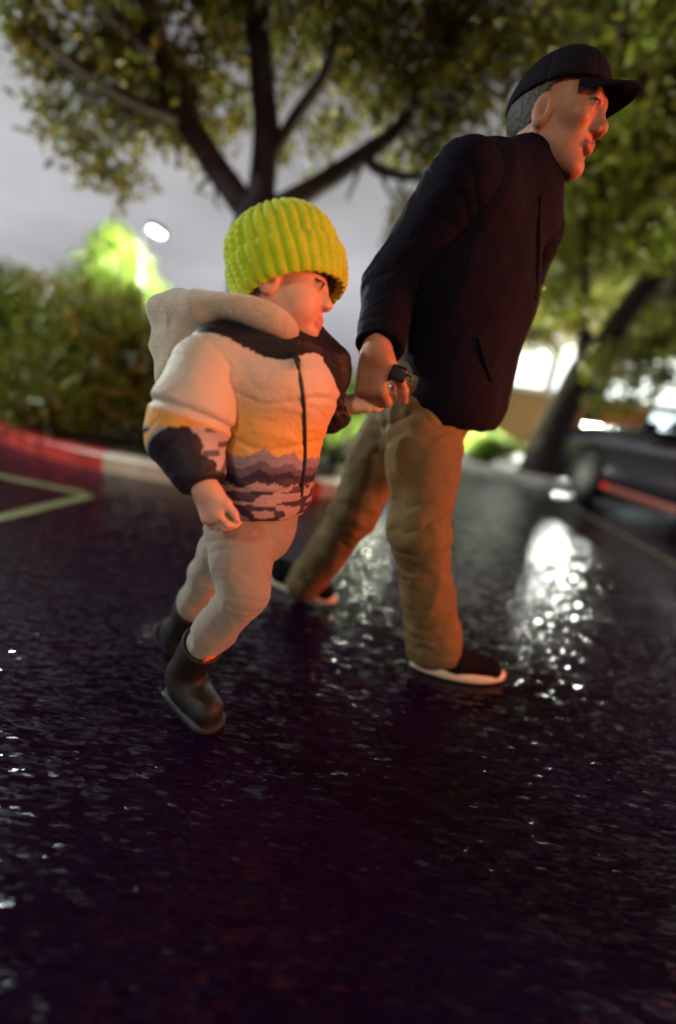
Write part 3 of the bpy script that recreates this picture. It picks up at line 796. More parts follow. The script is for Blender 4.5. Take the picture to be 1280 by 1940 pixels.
# ------------------------------------------------------------------ people
def skinmat(name, c):
    return mat(name, c, .5, .4, attr=True, var=(45, .08), bump=(260, .0006), sss=.12)
M_SKIN = skinmat('skin', (.5, .28, .2))
def head(v, c, Fw, U, s, kid=False):
    """head around the middle of the cranium; Fw the way it faces"""
    Fw = nrm(Fw); U = nrm(np.asarray(U) - Fw * (np.asarray(U) @ Fw)); Sd = np.cross(U, Fw)
    q = lambda f, l, u: np.asarray(c) + (Fw * f + Sd * l + U * u) * s
    A = (Fw, Sd, U)
    if kid:
        v.ell(q(-.012, 0, .02), A, np.array([.098, .082, .090]) * s, .01)
        v.ell(q(.030, 0, -.045), A, np.array([.062, .064, .068]) * s, .03)
        for e in (-1, 1):
            v.ell(q(.048, .036 * e, -.054), A, np.array([.034, .030, .032]) * s, .022)
            v.cap(q(-.01, .05 * e, -.055), q(.056, .014 * e, -.093), .020 * s, .017 * s, .022)
        v.ell(q(.075, 0, -.092), A, np.array([.019, .022, .017]) * s, .016)
        v.cap(q(.086, 0, -.006), q(.098, 0, -.034), .0075 * s, .0100 * s, .014)
        v.ell(q(.103, 0, -.034), A, np.array([.0095, .0105, .0088]) * s, .010)
        nose_z = -.040
        lipf = .0900
    else:
        v.ell(q(-.012, 0, .025), A, np.array([.098, .077, .092]) * s, .01)
        v.ell(q(.030, 0, -.040), A, np.array([.058, .058, .078]) * s, .03)
        for e in (-1, 1):
            v.cap(q(-.012, .052 * e, -.052), q(.062, .016 * e, -.104), .019 * s, .019 * s, .022)
            v.ell(q(.058, .042 * e, -.028), A, np.array([.026, .022, .018]) * s, .018)
            v.cap(q(.080, .034 * e, .012), q(.089, .006 * e, .010), .011 * s, .010 * s, .010)
        v.ell(q(.072, 0, -.108), A, np.array([.018, .022, .016]) * s, .014)
        v.cap(q(.087, 0, .006), q(.100, 0, -.033), .009 * s, .0115 * s, .012)
        v.ell(q(.1065, 0, -.0365), A, np.array([.0110, .0120, .0100]) * s, .010)
        nose_z = -.046
        lipf = .0905
    for e in (-1, 1):
        v.ell(q(.097, .013 * e, nose_z + .003), A, np.array([.010, .007, .007]) * s, .005)
        v.ell(q(.098, .031 * e, -.008), A, np.array([.016, .016, .011]) * s, .010, cut=True)
        v.ell(q(.076, .031 * e, -.008), A, np.array([.0145, .0145, .0125]) * s, .002)
        v.cap(q(.086, .042 * e, -.001), q(.0905, .022 * e, .000), .0035 * s, .0035 * s, .003)
        v.ell(q(-.010, .080 * e, -.022), (nrm(Fw * .9 + Sd * e * .4), Sd, U), np.array([.020, .010, .033]) * s, .006)
        v.ell(q(-.004, .089 * e, -.020), (Fw, Sd, U), np.array([.0105, .0065, .020]) * s, .004, cut=True); v.cap(q(.004, .080 * e, -.030), q(.006, .083 * e, -.022), .005 * s, .004 * s, .003)
        v.cap(q(lipf - .003, .019 * e, -.070), q(lipf + .004, 0, -.066), .0042 * s, .0055 * s, .006)
        v.cap(q(lipf - .004, .018 * e, -.073), q(lipf + .001, 0, -.078), .0045 * s, .0066 * s, .006)
    return q, (Fw, Sd, U)
def headcolor(q, A, s, skin, hairc):
    c0 = q(0, 0, 0)
    def f(V, Nn):
        L = (V - c0) / s; l = np.stack([L @ A[0], L @ A[1], L @ A[2]], 1)
        C = np.repeat(np.array([skin], float), len(V), 0)
        near = np.linalg.norm(l, axis=1) < .16
        lip = near & (l[:, 0] > .078) & (np.abs(l[:, 1]) < .024) & (l[:, 2] < -.0585) & (l[:, 2] > -.0855) & (l[:, 0] > .0865 - .25 * np.abs(l[:, 1]))
        C[lip] = np.array(skin) * np.array([.85, .55, .55])
        for e in (-1, 1):
            d = np.sqrt((l[:, 1] - .031 * e) ** 2 + ((l[:, 2] + .008) * 1.35) ** 2)
            m = near & (d < .0125) & (l[:, 0] > .07) & (l[:, 2] < -.002)
            C[m] = np.array(skin) * .75
            C[m & (d < .0065)] = (.02, .014, .01)
            lash = near & (l[:, 0] > .07) & (np.abs(l[:, 1] - .031 * e) < .014) & (np.abs(l[:, 2] + .0005) < .0028)
            C[lash] = (.03, .018, .014)
            br = near & (l[:, 0] > .066) & (np.abs(l[:, 1] - .031 * e) < .018) & (np.abs(l[:, 2] - .016) < .0036)
            C[br] = np.array(skin) * .45
        return C
    return f
def rotv(vv, ax, a):
    ax = nrm(ax); return vv * math.cos(a) + np.cross(ax, vv) * math.sin(a) + ax * (ax @ vv) * (1 - math.cos(a))
def hand(v, wrist, d, n, t, L, curls, thumb=(.9, .5, .1), spread=.10, rk=1.0):
    """wrist, pointing direction d, back of the hand n, thumb side t; curls = bend of each finger's joints in radians"""
    d = nrm(d); t = nrm(np.asarray(t) - d * (np.asarray(t) @ d)); n = nrm(np.cross(d, t)) if np.cross(d, t) @ np.asarray(n) > 0 else -nrm(np.cross(d, t))
    w = np.asarray(wrist, float)
    v.cap(w - d * .10 * L, w + d * .08 * L, .115 * L, .120 * L, .02, side=t, ws=1.25)
    v.ell(w + d * .28 * L, (d, t, n), np.array([.28, .215, .085]) * L, .02)
    for o in (.14, .04, -.06, -.15):
        v.cap(w + d * .15 * L + t * o * .7 * L, w + d * .47 * L + t * o * L, .060 * L, .062 * L, .012)
    offs = (.150, .052, -.048, -.145); lens = (.40, .45, .42, .33)
    for i in range(4):
        p = w + d * .48 * L + t * offs[i] * L
        dr = nrm(d + t * spread * (1.5 - i) * .5)
        c = curls[i] if hasattr(curls[i], '__len__') else (curls[i] * .8, curls[i] * 1.1, curls[i] * .7)
        r0 = (.062, .064, .060, .052)[i] * L * rk
        for k, fr in enumerate((.46, .30, .24)):
            dr = rotv(dr, t, 0) if c[k] == 0 else nrm(dr * math.cos(c[k]) - nrm(np.cross(t, dr)) * math.sin(c[k]) * (1 if np.cross(t, dr) @ n > 0 or k else -1)) if False else rotv(dr, np.cross(d, n), c[k] * (-1 if rotv(d, np.cross(d, n), .1) @ n > 0 else 1))
            e = p + dr * lens[i] * fr * L
            v.cap(p, e, r0 * (1 - .10 * k), r0 * (.92 - .11 * k), .0035)
            v.ell(p, (d, t, n), np.array([1, 1, 1]) * r0 * (1.08 - .1 * k), .0035)
            p = e
    p = w + d * .12 * L + t * .14 * L - n * .02 * L
    tv = nrm(d * thumb[0] + t * thumb[1] - n * thumb[2])
    e = p + tv * .26 * L; v.cap(p, e, .085 * L, .068 * L, .02)
    t2 = nrm(tv * .8 + d * .55 - n * thumb[2] * .6 - t * .1)
    g = e + t2 * .17 * L; v.cap(e, g, .066 * L, .060 * L, .006)
    t3 = nrm(t2 + d * .25 - t * .25 - n * thumb[2] * .4); v.cap(g, g + t3 * .13 * L, .060 * L, .046 * L, .006)
def folds(amp, sc, ax=None, k=1.0, seed=0):
    """cloth relief: ridged noise drawn out along an axis"""
    def f(V, Nn):
        Q = V.copy()
        if ax is not None:
            a = nrm(ax); Q = Q - np.outer(Q @ a, a) * (1 - k)
        r1 = 1 - np.abs(2 * fbm(Q * sc + seed, 2) - 1) ** .8
        r2 = fbm(V * sc * 2.3 + 31 + seed, 2) - .5
        return amp * ((r1 - .6) + .5 * r2)
    return f
def limb_folds(parts, amp, wl, seed=0):
    """creases that ring a limb near its joints; parts: (joint, reach, axis)"""
    def f(V, Nn):
        o = np.zeros(len(V))
        nz_ = fbm(V * 14 + seed, 2)
        for j, reach, ax in parts:
            dl = V - np.asarray(j); w = np.exp(-(np.linalg.norm(dl, axis=1) / reach) ** 2)
            s = dl @ nrm(ax) / wl + nz_ * 2.2
            o += w * (1 - np.abs(np.sin(s * math.pi)) ** .6 - .35)
        return -amp * o + amp * .5 * (fbm(V * 22 + seed, 2) - .5)
    return f
def mixf(*fs): return lambda V, Nn: sum(f(V, Nn) for f in fs)
HD = nrm([.80, -.60, 0]); SIDE = np.array([.60, .80, 0]); UPW = np.array([0, 0, 1.0])

# ================================================================== the child
child = thing('person', 'small child in a yellow-green knitted hat and puffer jacket, held by the hand', 'person', (-.17, .86, 0))
# ---- body under the clothes: head, neck, trunk, arms, hands, legs
kc = at(541, 527, .845)
kF = nrm([.985, -.10, -.10]); kU = nrm([-.10, .02, 1])
b = Vol((-.50, .52, .04), (.17, 1.12, 1.14), .0030)
q, kA = head(b, kc, kF, kU, .88, True)
neck = at(545, 655, .865)
b.cap(q(-.03, 0, -.05), neck - np.array([.01, 0, .03]), .036, .042, .02)
pel = at(485, 985, .875); chest = at(535, 735, .875)
b.cap(pel, chest, .075, .08, .03, side=SIDE, ws=1.3)
shR, elR, wrR = at(392, 700, .775), at(352, 830, .745), at(388, 924, .705)
shL, elL, wrL = at(628, 712, .965), at(626, 778, 1.01), at(664, 766, 1.005)
b.cap(shR, elR, .028, .026, .01); b.cap(elR, wrR, .026, .021, .01)
b.cap(shL, elL, .028, .026, .01); b.cap(elL, wrL, .026, .021, .01)
dR = nrm(at(402, 978, .69) - wrR)
hand(b, wrR, dR, (-.5, -.85, .1), (.86, -.45, .1), .118, ((.45, .8, .6), (.55, .9, .6), (.65, .9, .6), (.7, .95, .6)), thumb=(.85, .55, .25), spread=.30, rk=.92)
hand(b, wrL, nrm([.9, -.02, .50]), (-.3, -.6, .7), (.3, -.7, -.5), .108, ((.7, .9, .6),) * 4, thumb=(.8, .55, .2))
hipR, knR, akR = at(448, 1005, .825), at(464, 1122, .765), at(352, 1262, .865)
hipL, knL, akL = at(452, 1005, .93), at(398, 1085, .965), at(346, 1192, 1.06)
for h_, k_, a_ in ((hipR, knR, akR), (hipL, knL, akL)):
    b.cap(h_, k_, .050, .036, .02); b.cap(k_, a_, .034, .024, .015)
kid_skin = (.62, .36, .27)
vol_obj(b, 'body', M_SKIN, child, col=headcolor(q, kA, .88, kid_skin, (.10, .05, .03)))
# dark hair at the temple and nape
hv = Vol(kc - .16, kc + .16, .004)
hv.ell(q(-.030, 0, -.012), kA, np.array([.082, .084, .070]) * .88, .01)
hv.plane(q(.035, 0, 0), -kA[0]); hv.plane(q(0, 0, -.062), kA[2])
hv.F = -np.minimum(-hv.F, 1)
vol_obj(hv, 'hair', mat('dark_brown_hair', (.035, .018, .012), .5, bump=(120, .004, (1, 1, .2))), child, disp=folds(.003, 60))
# ---- leggings
lg = Vol((-.52, .62, .10), (.02, 1.22, .62), .0038)
lg.cap(pel + UPW * .03, pel - UPW * .02, .085, .085, .02, side=SIDE, ws=1.18)
for h_, k_, a_, e in ((hipR, knR, akR, 1), (hipL, knL, akL, 0)):
    m = (h_ + k_) / 2
    lg.cap(h_, m, .066, .062, .03); lg.cap(m, k_, .060, .050, .02)
    lg.cap(k_, k_ + (a_ - k_) * .45, .0485, .047, .02); lg.cap(k_ + (a_ - k_) * .45, k_ + (a_ - k_) * .80, .046, .038, .02)
lg.plane(k_ * 0 + knL + (akL - knL) * .72, (akL - knL)) if False else None
M_LEG = mat('pale_knit_leggings', (.27, .225, .19), .85, .2, bump=(420, .0012), sheen=.3, var=(20, .06))
vol_obj(lg, 'leggings', M_LEG, child, disp=mixf(limb_folds([(knR, .055, akR - knR), (knL, .05, akL - knL), (hipR, .07, knR - hipR)], .0055, .022), folds(.0045, 18, UPW, .6)))
# ---- boots
M_BOOT = mat('dark_brown_boot_leather', (.008, .005, .0055), .6, .4, bump=(90, .001), var=(18, .4))
M_SOLE = mat('black_rubber_sole', (.012, .010, .011), .7, bump=(90, .001))
M_ORTAB = mat('orange_boot_tab', (.75, .16, .05), .6)
def boot(ank, shaft_dir, toe_dir, name='boot', tab=False):
    td = nrm(toe_dir); up = nrm(shaft_dir); sd_ = nrm(np.cross(td, UPW)); ft = nrm(np.cross(sd_, td))
    v = Vol(ank - .22, ank + .22, .004)
    v.cap(ank - ft * .012, ank + up * .115, .042, .052, .02)
    v.ell(ank - ft * .045 - td * .004, (td, sd_, ft), (.050, .040, .042), .03)
    v.cap(ank - ft * .052 + td * .03, ank - ft * .060 + td * .105, .040, .034, .03, side=sd_, ws=1.12)
    v.plane(ank - ft * .085, -ft)
    v.plane(ank + up * .118, up)
    v.cap(ank + up * .09, ank + up * .16, .040, .043, .006, cut=True)
    o = vol_obj(v, name, M_BOOT, child, disp=limb_folds([(ank, .05, up)], .0035, .02))
    s = Vol(ank - .2, ank + .2, .004)
    s.cap(ank - ft * .088 - td * .012, ank - ft * .088 + td * .108, .0445, .042, .01)
    s.plane(ank - ft * .079, ft); s.plane(ank - ft * .098, -ft)
    vol_obj(s, 'sole', M_SOLE, o)
    if tab:
        mb = MB(); p = ank + up * .104 + td * .050 + sd_ * .012; mb.box(p, (.010, .026, .014), (td, sd_, up)); mb.build('boot_tab', M_ORTAB, o, bevel=.003)
    return o
boot(akR, knR - akR, nrm([.78, -.62, -.02]), tab=True)
boot(akL, knL - akL, nrm([.55, -.35, -.75]))
# ---- jacket trunk
JT0, JT1 = at(497, 930, .875), at(535, 720, .87)
jk = Vol((-.42, .62, .42), (.06, 1.14, .96), .0034)
jk.cap(JT0, JT1, .098, .104, .03, side=SIDE, ws=1.20)
jk.cap(JT1, neck - UPW * .012, .100, .060, .04, side=SIDE, ws=1.15)
jk.cap(shR * .75 + JT1 * .25, JT1, .062, .085, .03); jk.cap(shL * .8 + JT1 * .2, JT1, .058, .085, .03)
jk.cap(at(508, 640, .83), at(412, 664, .785), .046, .046, .03); jk.cap(at(580, 650, .93), at(625, 690, .955), .046, .044, .03)
jk.cap(neck - UPW * .02, neck + UPW * .022 + HD * .004, .058, .058, .01)
jk.cap(JT0 - UPW * .015, JT0 - UPW * .05, .094, .082, .02, side=SIDE, ws=1.2)
jk.plane(at(500, 985, .8) + UPW * .002, nrm(-UPW + HD * .10))
def jackcol(V, Nn):
    # print of the cloth: cream, peach, orange sky, then rows of mountains down to the hem; dark yoke
    ax = HD * .22 + UPW * .975
    l = (V - JT0); z = l @ nrm(UPW + HD * .02); s = l @ SIDE
    wv = (noise(np.column_stack([s * 38, V[:, 2] * 6, s * 0 + 3])) - .5) * .022 + (noise(np.column_stack([s * 95, V[:, 2] * 15, s * 0 + 9])) - .5) * .010
    z = z - .036; zz = z + wv
    C = np.zeros((len(V), 3))
    cream, peach, orange = np.array([.55, .46, .40]), np.array([.60, .40, .27]), np.array([.66, .35, .10])
    u = np.clip((.225 - z) / .07, 0, 1)[:, None]; w = np.clip((.170 - z) / .055, 0, 1)[:, None]
    C[:] = cream * (1 - u) + peach * u; C = C * (1 - w) + orange * w
    st = noise(np.column_stack([s * 30, V[:, 2] * 120, V[:, 0] * 20]))
    def band(top, c):
        m = zz < top; C[m] = c
    band(.062, (.25, .20, .27)); band(.040, (.12, .085, .14)); band(.024, (.035, .022, .05))
    m = zz < .004; C[m] = np.where(st[m][:, None] > .47, (.36, .25, .27), (.05, .03, .06))
    top = V[:, 2] > YK(V, s)
    top |= s > .098
    C[top] = (.008, .006, .011)
    return C
zy = at(500, 660, .77)[2]
def YK(V, s):
    fr = (V - JT1) @ HD
    a = np.abs(s - .0)
    return zy - .004 + .030 * np.exp(-((s + .035) / .030) ** 2) * 0 - .018 * np.clip(fr / .1, -1, 1) * 0 + .012 * np.cos(a * 40) - .010 * (s > .02) - .03 * np.clip((s - .03) / .06, 0, 1)
M_NYL = mat('printed_puffer_nylon', (.5, .5, .5), .58, .35, attr=True, bump=(80, .0022), var=(160, .04))
jd = mixf(folds(.0060, 8, UPW, 2.2), folds(.0020, 20, UPW, 2.6, seed=5))
def seam(V, Nn):
    z = (V - JT0) @ UPW
    o = np.zeros(len(V))
    for zz in (.030, .118, .205): o -= .0028 * np.exp(-((z - zz + .012 * np.sin(V[:, 0] * 30)) / .006) ** 2)
    return o
jo = vol_obj(jk, 'jacket', M_NYL, child, disp=mixf(jd, seam), col=jackcol)
# ---- sleeves
M_NYL2 = M_NYL
def sleeve(sh, el, wr, rads, name, rightarm):
    v = Vol(np.minimum(np.minimum(sh, el), wr) - .11, np.maximum(np.maximum(sh, el), wr) + .11, .0034)
    v.cap(sh, sh * .45 + el * .55, rads[0], rads[1], .03); v.cap(sh * .45 + el * .55, el, rads[1], rads[2], .03)
    v.cap(el, el * .4 + wr * .6, rads[2], rads[3], .03); v.cap(el * .4 + wr * .6, wr - (wr - el) * .02, rads[3], rads[4], .02)
    v.plane(wr - nrm(wr - el) * .004, wr - el)
    u1 = nrm(el - sh); L1 = np.linalg.norm(el - sh); u2 = nrm(wr - el); L2 = np.linalg.norm(wr - el)
    ev = nrm(u1 + u2)
    def col(V, Nn):
        t = np.where((V - el) @ ev < 0, (V - sh) @ u1, L1 + (V - el) @ u2) / (L1 + L2)
        side = (V - el) @ nrm([.75, -.6, .2]); wob = (noise(V * 45) - .5) * .05
        C = np.repeat(np.array([[.54, .47, .41]]), len(V), 0)
        if rightarm:
            wb = (noise(V * np.array([26, 26, 9])) - .5) * .06
            C[t > .41 + .3 * wb] = (.64, .33, .08)
            C[t > .555 + wb] = (.26, .30, .40); C[t > .575 + wb] = (.012, .008, .018)
            axp = el + np.outer((V - el) @ u2, u2); rgt = (V - axp)[:, 0] - .25 * (V - axp)[:, 1]
            st = noise(np.column_stack([V[:, 0] * 34, V[:, 1] * 30, V[:, 2] * 75]))
            p = (t > .61 + wb) & (rgt > .032 + .02 * (st - .5)) & (t < .95)
            C[p & (st > .40)] = (.40, .36, .38); C[p & (st <= .40)] = (.10, .08, .13)
            C[t > .965] = (.012, .009, .015)
        else:
            C[:] = (.018, .012, .024)
        return C
    def sm(V, Nn):
        t = (V - sh) @ u1 / L1
        return -.007 * np.exp(-((t - .66) / .05) ** 2)
    return vol_obj(v, name, M_NYL2, jo, disp=mixf(limb_folds([(el, .06, wr - el), (sh, .05, el - sh)], .006, .030), folds(.0055, 12), sm), col=col)
sleeve(shR + np.array([.0, 0, -.006]), elR, wrR, (.064, .070, .062, .046, .036), 'sleeve', True)
sleeve(shL, elL, wrL - nrm(wrL - elL) * .006, (.058, .052, .046, .036, .028), 'sleeve', False)
# ---- fleece hood lying on the back
hd = Vol(at(380, 640, .9) - np.array([.22, .24, .20]), at(470, 620, .9) + np.array([.22, .26, .20]), .0038)
rim = spline([at(549, 630, .80), at(515, 606, .775), at(450, 584, .775), at(390, 580, .80), at(335, 578, .86), at(340, 572, .96), at(430, 575, 1.03), at(530, 600, 1.02), at(575, 640, .97)], 40)
rr = np.interp(np.linspace(0, 1, 40), [0, .15, .35, .55, .8, 1], [.016, .022, .020, .018, .020, .016])
for i in range(39): hd.cap(rim[i], rim[i + 1], rr[i], rr[i + 1], .012)
for k in range(9):
    u = k / 8
    t_ = at(300 + 95 * u, 588 + 4 * u, .875 - .07 * u); e_ = at(310 + 34 * u, 722 - 35 * u, .865 - .03 * u)
    hd.cap(t_, (t_ + e_) / 2 + np.array([-.004, .02, 0]), .017 + .006 * u, .019 + .006 * u, .025); hd.cap((t_ + e_) / 2 + np.array([-.004, .02, 0]), e_, .019 + .006 * u, .014, .025)
for (a1, b1, r1, r2) in (((350, 590, .95), (320, 690, .93), .03, .02), ((430, 590, 1.0), (350, 700, .97), .03, .02), ((294, 588, .885), (340, 580, .95), .014, .018)):
    hd.cap(at(*a1), at(*b1), r1, r2, .03)
M_FLC = mat('cream_fleece', (.50, .40, .31), .95, .1, bump=(240, .004), sheen=.6, var=(60, .10))
vol_obj(hd, 'hood', M_FLC, jo, disp=mixf(folds(.0075, 9), folds(.0008, 90, seed=3)))
# ---- zip
zp = [jk.hit(x, y, .001) for x, y in ((556, 668), (566, 705), (573, 745), (576, 790), (577, 835), (577, 870), (574, 905), (570, 940))]
zp = [p for p in zp if p is not None]
M_ZIP = mat('dark_zip', (.02, .017, .02), .45)
mb = MB(); mb.tube(spline(zp, 40), .0042, 6); mb.build('zip', M_ZIP, jo, True)
mb = MB(); p = zp[0]; mb.tube([p, p + np.array([.012, -.012, -.012]), p + np.array([.014, -.016, -.028])], [.0032, .0042, .003], 6); mb.build('zip_pull', M_ZIP, jo, True)
# ---- chunky knitted hat with a turned-up cuff
M_HAT = mat('yellow_green_wool', (.50, .66, .010), .9, .15, bump=(330, .0022), sheen=.35, var=(40, .12))
def knit(name, prof, c, ax, n_rib, amp, parent, tip=False, NV=70, vr=0.0):
    """lathe with knitted ribs: prof = (radius, height) pairs"""
    U_ = nrm(ax[2]); F_ = nrm(ax[0] - U_ * (ax[0] @ U_)); S_ = np.cross(U_, F_)
    NU = n_rib * 12; pr = spline([(a, b, 0) for a, b in prof], NV)
    th = np.arange(NU) / NU * 2 * math.pi
    V = []
    for j, (r, z, _) in enumerate(pr):
        fade = min(1, r / .05)
        rib = np.abs(np.sin(th * n_rib / 2)) ** .7 - .55
        kn = np.sin(j * 1.35 + np.where((th * n_rib / 2 / math.pi * 2 % 1) < .5, 0, .9)) * .17
        R = r + amp * fade * (rib * 1.6 + kn * (rib > 0))
        lump = 1 + .03 * np.sin(th * 2 + 1) + .02 * np.sin(th * 3 + z * 30)
        R = R * (1 + vr * 0) * lump
        V.append(c + np.outer(R * np.cos(th) * 1.10, F_) + np.outer(R * np.sin(th) * .95, S_) + U_ * z)
    V = np.concatenate(V); k = np.arange(NU); Fq = []
    for j in range(NV - 1):
        Fq.append(np.stack([j * NU + k, j * NU + (k + 1) % NU, (j + 1) * NU + (k + 1) % NU, (j + 1) * NU + k], 1))
    return link(name, npmesh(name, V, np.vstack(Fq)), parent, M_HAT)
hU = nrm(kU + np.array([-.02, .03, 0]) - .36 * HD); hF = nrm(kF)
hc = q(.020, 0, -.030)
hax = (hF, None, hU)
hat = knit('hat', [(.080, .02), (.0900, .045), (.0935, .075), (.0890, .105), (.071, .133), (.045, .149), (.020, .156), (.002, .155)], hc, hax, 30, .0046, child)
knit('cuff', [(.080, .006), (.087, -.008), (.095, .001), (.0985, .018), (.1005, .038), (.1005, .052), (.0970, .060), (.086, .054)], hc, hax, 30, .0034, hat, NV=60)

# ================================================================== the man
man = thing('person', 'man in a dark cap, dark jacket and tan trousers walking ahead of the child', 'person', (.2, 1.2, 0))
mc_ = at(1056, 226, 1.14)
mF = nrm([.80, -.60, -.06]); mU = nrm([.05, -.02, 1])
MX = Vol((-.35, .70, .0), (.75, 1.70, 1.72), .0046)
mq, mA = head(MX, mc_, mF, mU, .97, False)
mneck = at(986, 322, 1.165)
MX.cap(mq(-.03, 0, -.05), mneck - UPW * .03, .056, .062, .03)
mpel = at(812, 765, 1.20); mchest = at(905, 450, 1.18)
MX.cap(mpel, mchest, .10, .11, .05, side=SIDE, ws=1.3)
msh, mel, mwr = at(878, 352, 1.02), at(742, 545, 1.09), at(716, 668, .965)
fsh = mneck + SIDE * .17 - UPW * .07
fel = fsh + np.array([-.02, .05, -.28]); fwr = fel + np.array([-.11, .03, -.20])
MX.cap(msh, mel, .045, .040, .02); MX.cap(mel, mwr, .038, .030, .02)
MX.cap(fsh, fel, .045, .040, .02); MX.cap(fel, fwr, .038, .030, .02)
md = nrm(np.array([.05, .02, -1]))
hand(MX, mwr + np.array([-.008, 0, .008]), md, (-.45, -.88, 0), (.86, -.48, -.05), .190, ((.9, 1.35, 1.0), (.85, 1.35, 1.0), (.8, 1.35, 1.0), (.8, 1.35, 1.0)), thumb=(.72, .62, .38), rk=1.16)
hand(MX, fwr, nrm(fwr - fel), SIDE, (0, -.3, 1), .178, ((.5, .7, .5),) * 4)
mhR, mkR, maR = at(806, 735, 1.12), at(794, 1005, 1.02), at(820, 1215, 1.09)
mhL, mkL, maL = at(778, 745, 1.27), at(668, 975, 1.31), at(582, 1100, 1.46)
for h_, k_, a_ in ((mhR, mkR, maR), (mhL, mkL, maL)):
    MX.cap(h_, k_, .07, .05, .03); MX.cap(k_, a_, .045, .034, .02)
vol_obj(MX, 'body', M_SKIN, man, col=headcolor(mq, mA, .97, (.37, .17, .105), (.05, .035, .028)))
# hair below the cap, ear left free
M_HAIR = mat('short_dark_hair', (.030, .020, .017), .6, bump=(150, .004))
hv = Vol(mc_ - .17, mc_ + .17, .0045)
hv.ell(mq(-.016, 0, .022), mA, np.array([.103, .0815, .096]), .01)
hv.plane(mq(0, 0, -.062), -mA[2]); hv.plane(mq(-.020, 0, -.01), nrm(mA[0] - mA[2] * .55)); 
vol_obj(hv, 'hair', M_HAIR, man, disp=folds(.003, 70))
# ---- cap
M_CAP = mat('dark_cap_cloth', (.008, .0065, .013), .9, .12, bump=(300, .0012))
cv = Vol(mc_ - .24, mc_ + .24, .004)
cU = nrm(mA[2] - mA[0] * .10); cF = nrm(mA[0] + mA[2] * .10)
cv.ell(mq(-.014, 0, .026), (cF, mA[1], cU), (.110, .088, .096), .01)
cv.plane(mq(-.01, 0, .026), -cU)
cv.ell(mq(-.012, 0, .004), (cF, mA[1], cU), (.103, .082, .088), .004, cut=True)
def caps(V, Nn):
    L = V - mc_; a = np.arctan2(L @ mA[1], L @ cF + .012)
    return -.0022 * np.exp(-(np.abs(((a / (math.pi / 3)) % 1) - .5) / .035) ** 2) + folds(.002, 24)(V, Nn)
cap_ = vol_obj(cv, 'cap', M_CAP, man, disp=caps)
v = []; f = []; nu, nv = 17, 9
for j in range(nv):
    for i in range(nu):
        a = (i / (nu - 1) - .5) * 2; r = j / (nv - 1)
        th = a * .92
        base = np.array([.100 * math.cos(th) - .012, .083 * math.sin(th)])
        ln = .066 * (1 - abs(a) ** 2.1) + .0005
        p = mq(0, 0, 0) + cF * (base[0] + ln * r) + mA[1] * base[1] * (1 - .05 * r) + cU * (.030 - .016 * r - .010 * abs(a) ** 2 * (.3 + .7 * r))
        v.append(p)
nq = len(v); v += [p - cU * .005 for p in v]
for j in range(nv - 1):
    for i in range(nu - 1):
        k = j * nu + i; f.append((k, k + 1, k + nu + 1, k + nu)); f.append((nq + k, nq + k + nu, nq + k + nu + 1, nq + k + 1))
bd = [i for i in range(nu)] + [j * nu + nu - 1 for j in range(1, nv)] + [(nv - 1) * nu + i for i in range(nu - 2, -1, -1)] + [j * nu for j in range(nv - 2, 0, -1)]
for i in range(len(bd)): a_, b2 = bd[i], bd[(i + 1) % len(bd)]; f.append((a_, nq + a_, nq + b2, b2))
mb = MB(); mb.add(v, f); mb.build('brim', M_CAP, cap_, True)
# ---- jacket
M_JKT = mat('dark_jacket_cloth', (.0030, .0020, .0085), .9, .12, bump=(130, .0018), var=(14, .2))
mj = Vol((-.10, .80, .62), (.66, 1.62, 1.52), .0050)
mj.cap(mpel + np.array([.055, -.04, .02]), at(888, 560, 1.18), .138, .150, .05, side=SIDE, ws=1.28)
mj.cap(at(888, 560, 1.18), at(906, 430, 1.17), .150, .138, .05, side=SIDE, ws=1.35)
mj.cap(at(906, 430, 1.17), mneck - UPW * .05, .138, .075, .06, side=SIDE, ws=1.3)
mj.cap(msh + np.array([.03, .03, -.01]), mneck - UPW * .06, .075, .085, .05); mj.cap(fsh, mneck - UPW * .06, .075, .085, .05)
mj.cap(mneck - UPW * .03, mneck + UPW * .006 + HD * .014, .074, .070, .012)
mj.cap(mneck + UPW * .005, mneck + UPW * .09 + HD * .03, .057, .066, .006, cut=True)
hem = at(940, 818, 1.04)
mj.plane(np.array([hem[0], hem[1], hem[2]]) + UPW * .004, nrm(-UPW + HD * .06))
mj_d = mixf(folds(.016, 6, nrm([.3, -.2, 1]), .5), folds(.005, 16, UPW, .6, seed=9))
mjo = vol_obj(mj, 'jacket', M_JKT, man, disp=mj_d)
def msleeve(sh, el, wr, seed):
    v = Vol(np.minimum(np.minimum(sh, el), wr) - .13, np.maximum(np.maximum(sh, el), wr) + .13, .0050)
    v.cap(sh, el, .082, .068, .04); v.cap(el, wr - nrm(wr - el) * .02, .068, .054, .03)
    v.plane(wr - nrm(wr - el) * .012, wr - el)
    v.cap(wr - (wr - el) * .12, wr, .040, .043, .006, cut=True)
    return vol_obj(v, 'sleeve', M_JKT, mjo, disp=mixf(limb_folds([(el, .11, wr - el), (sh, .09, el - sh), (wr, .08, wr - el)], .009, .045, seed), folds(.005, 12, seed=seed)))
msleeve(msh, mel, mwr, 2); msleeve(fsh, fel, fwr, 4)
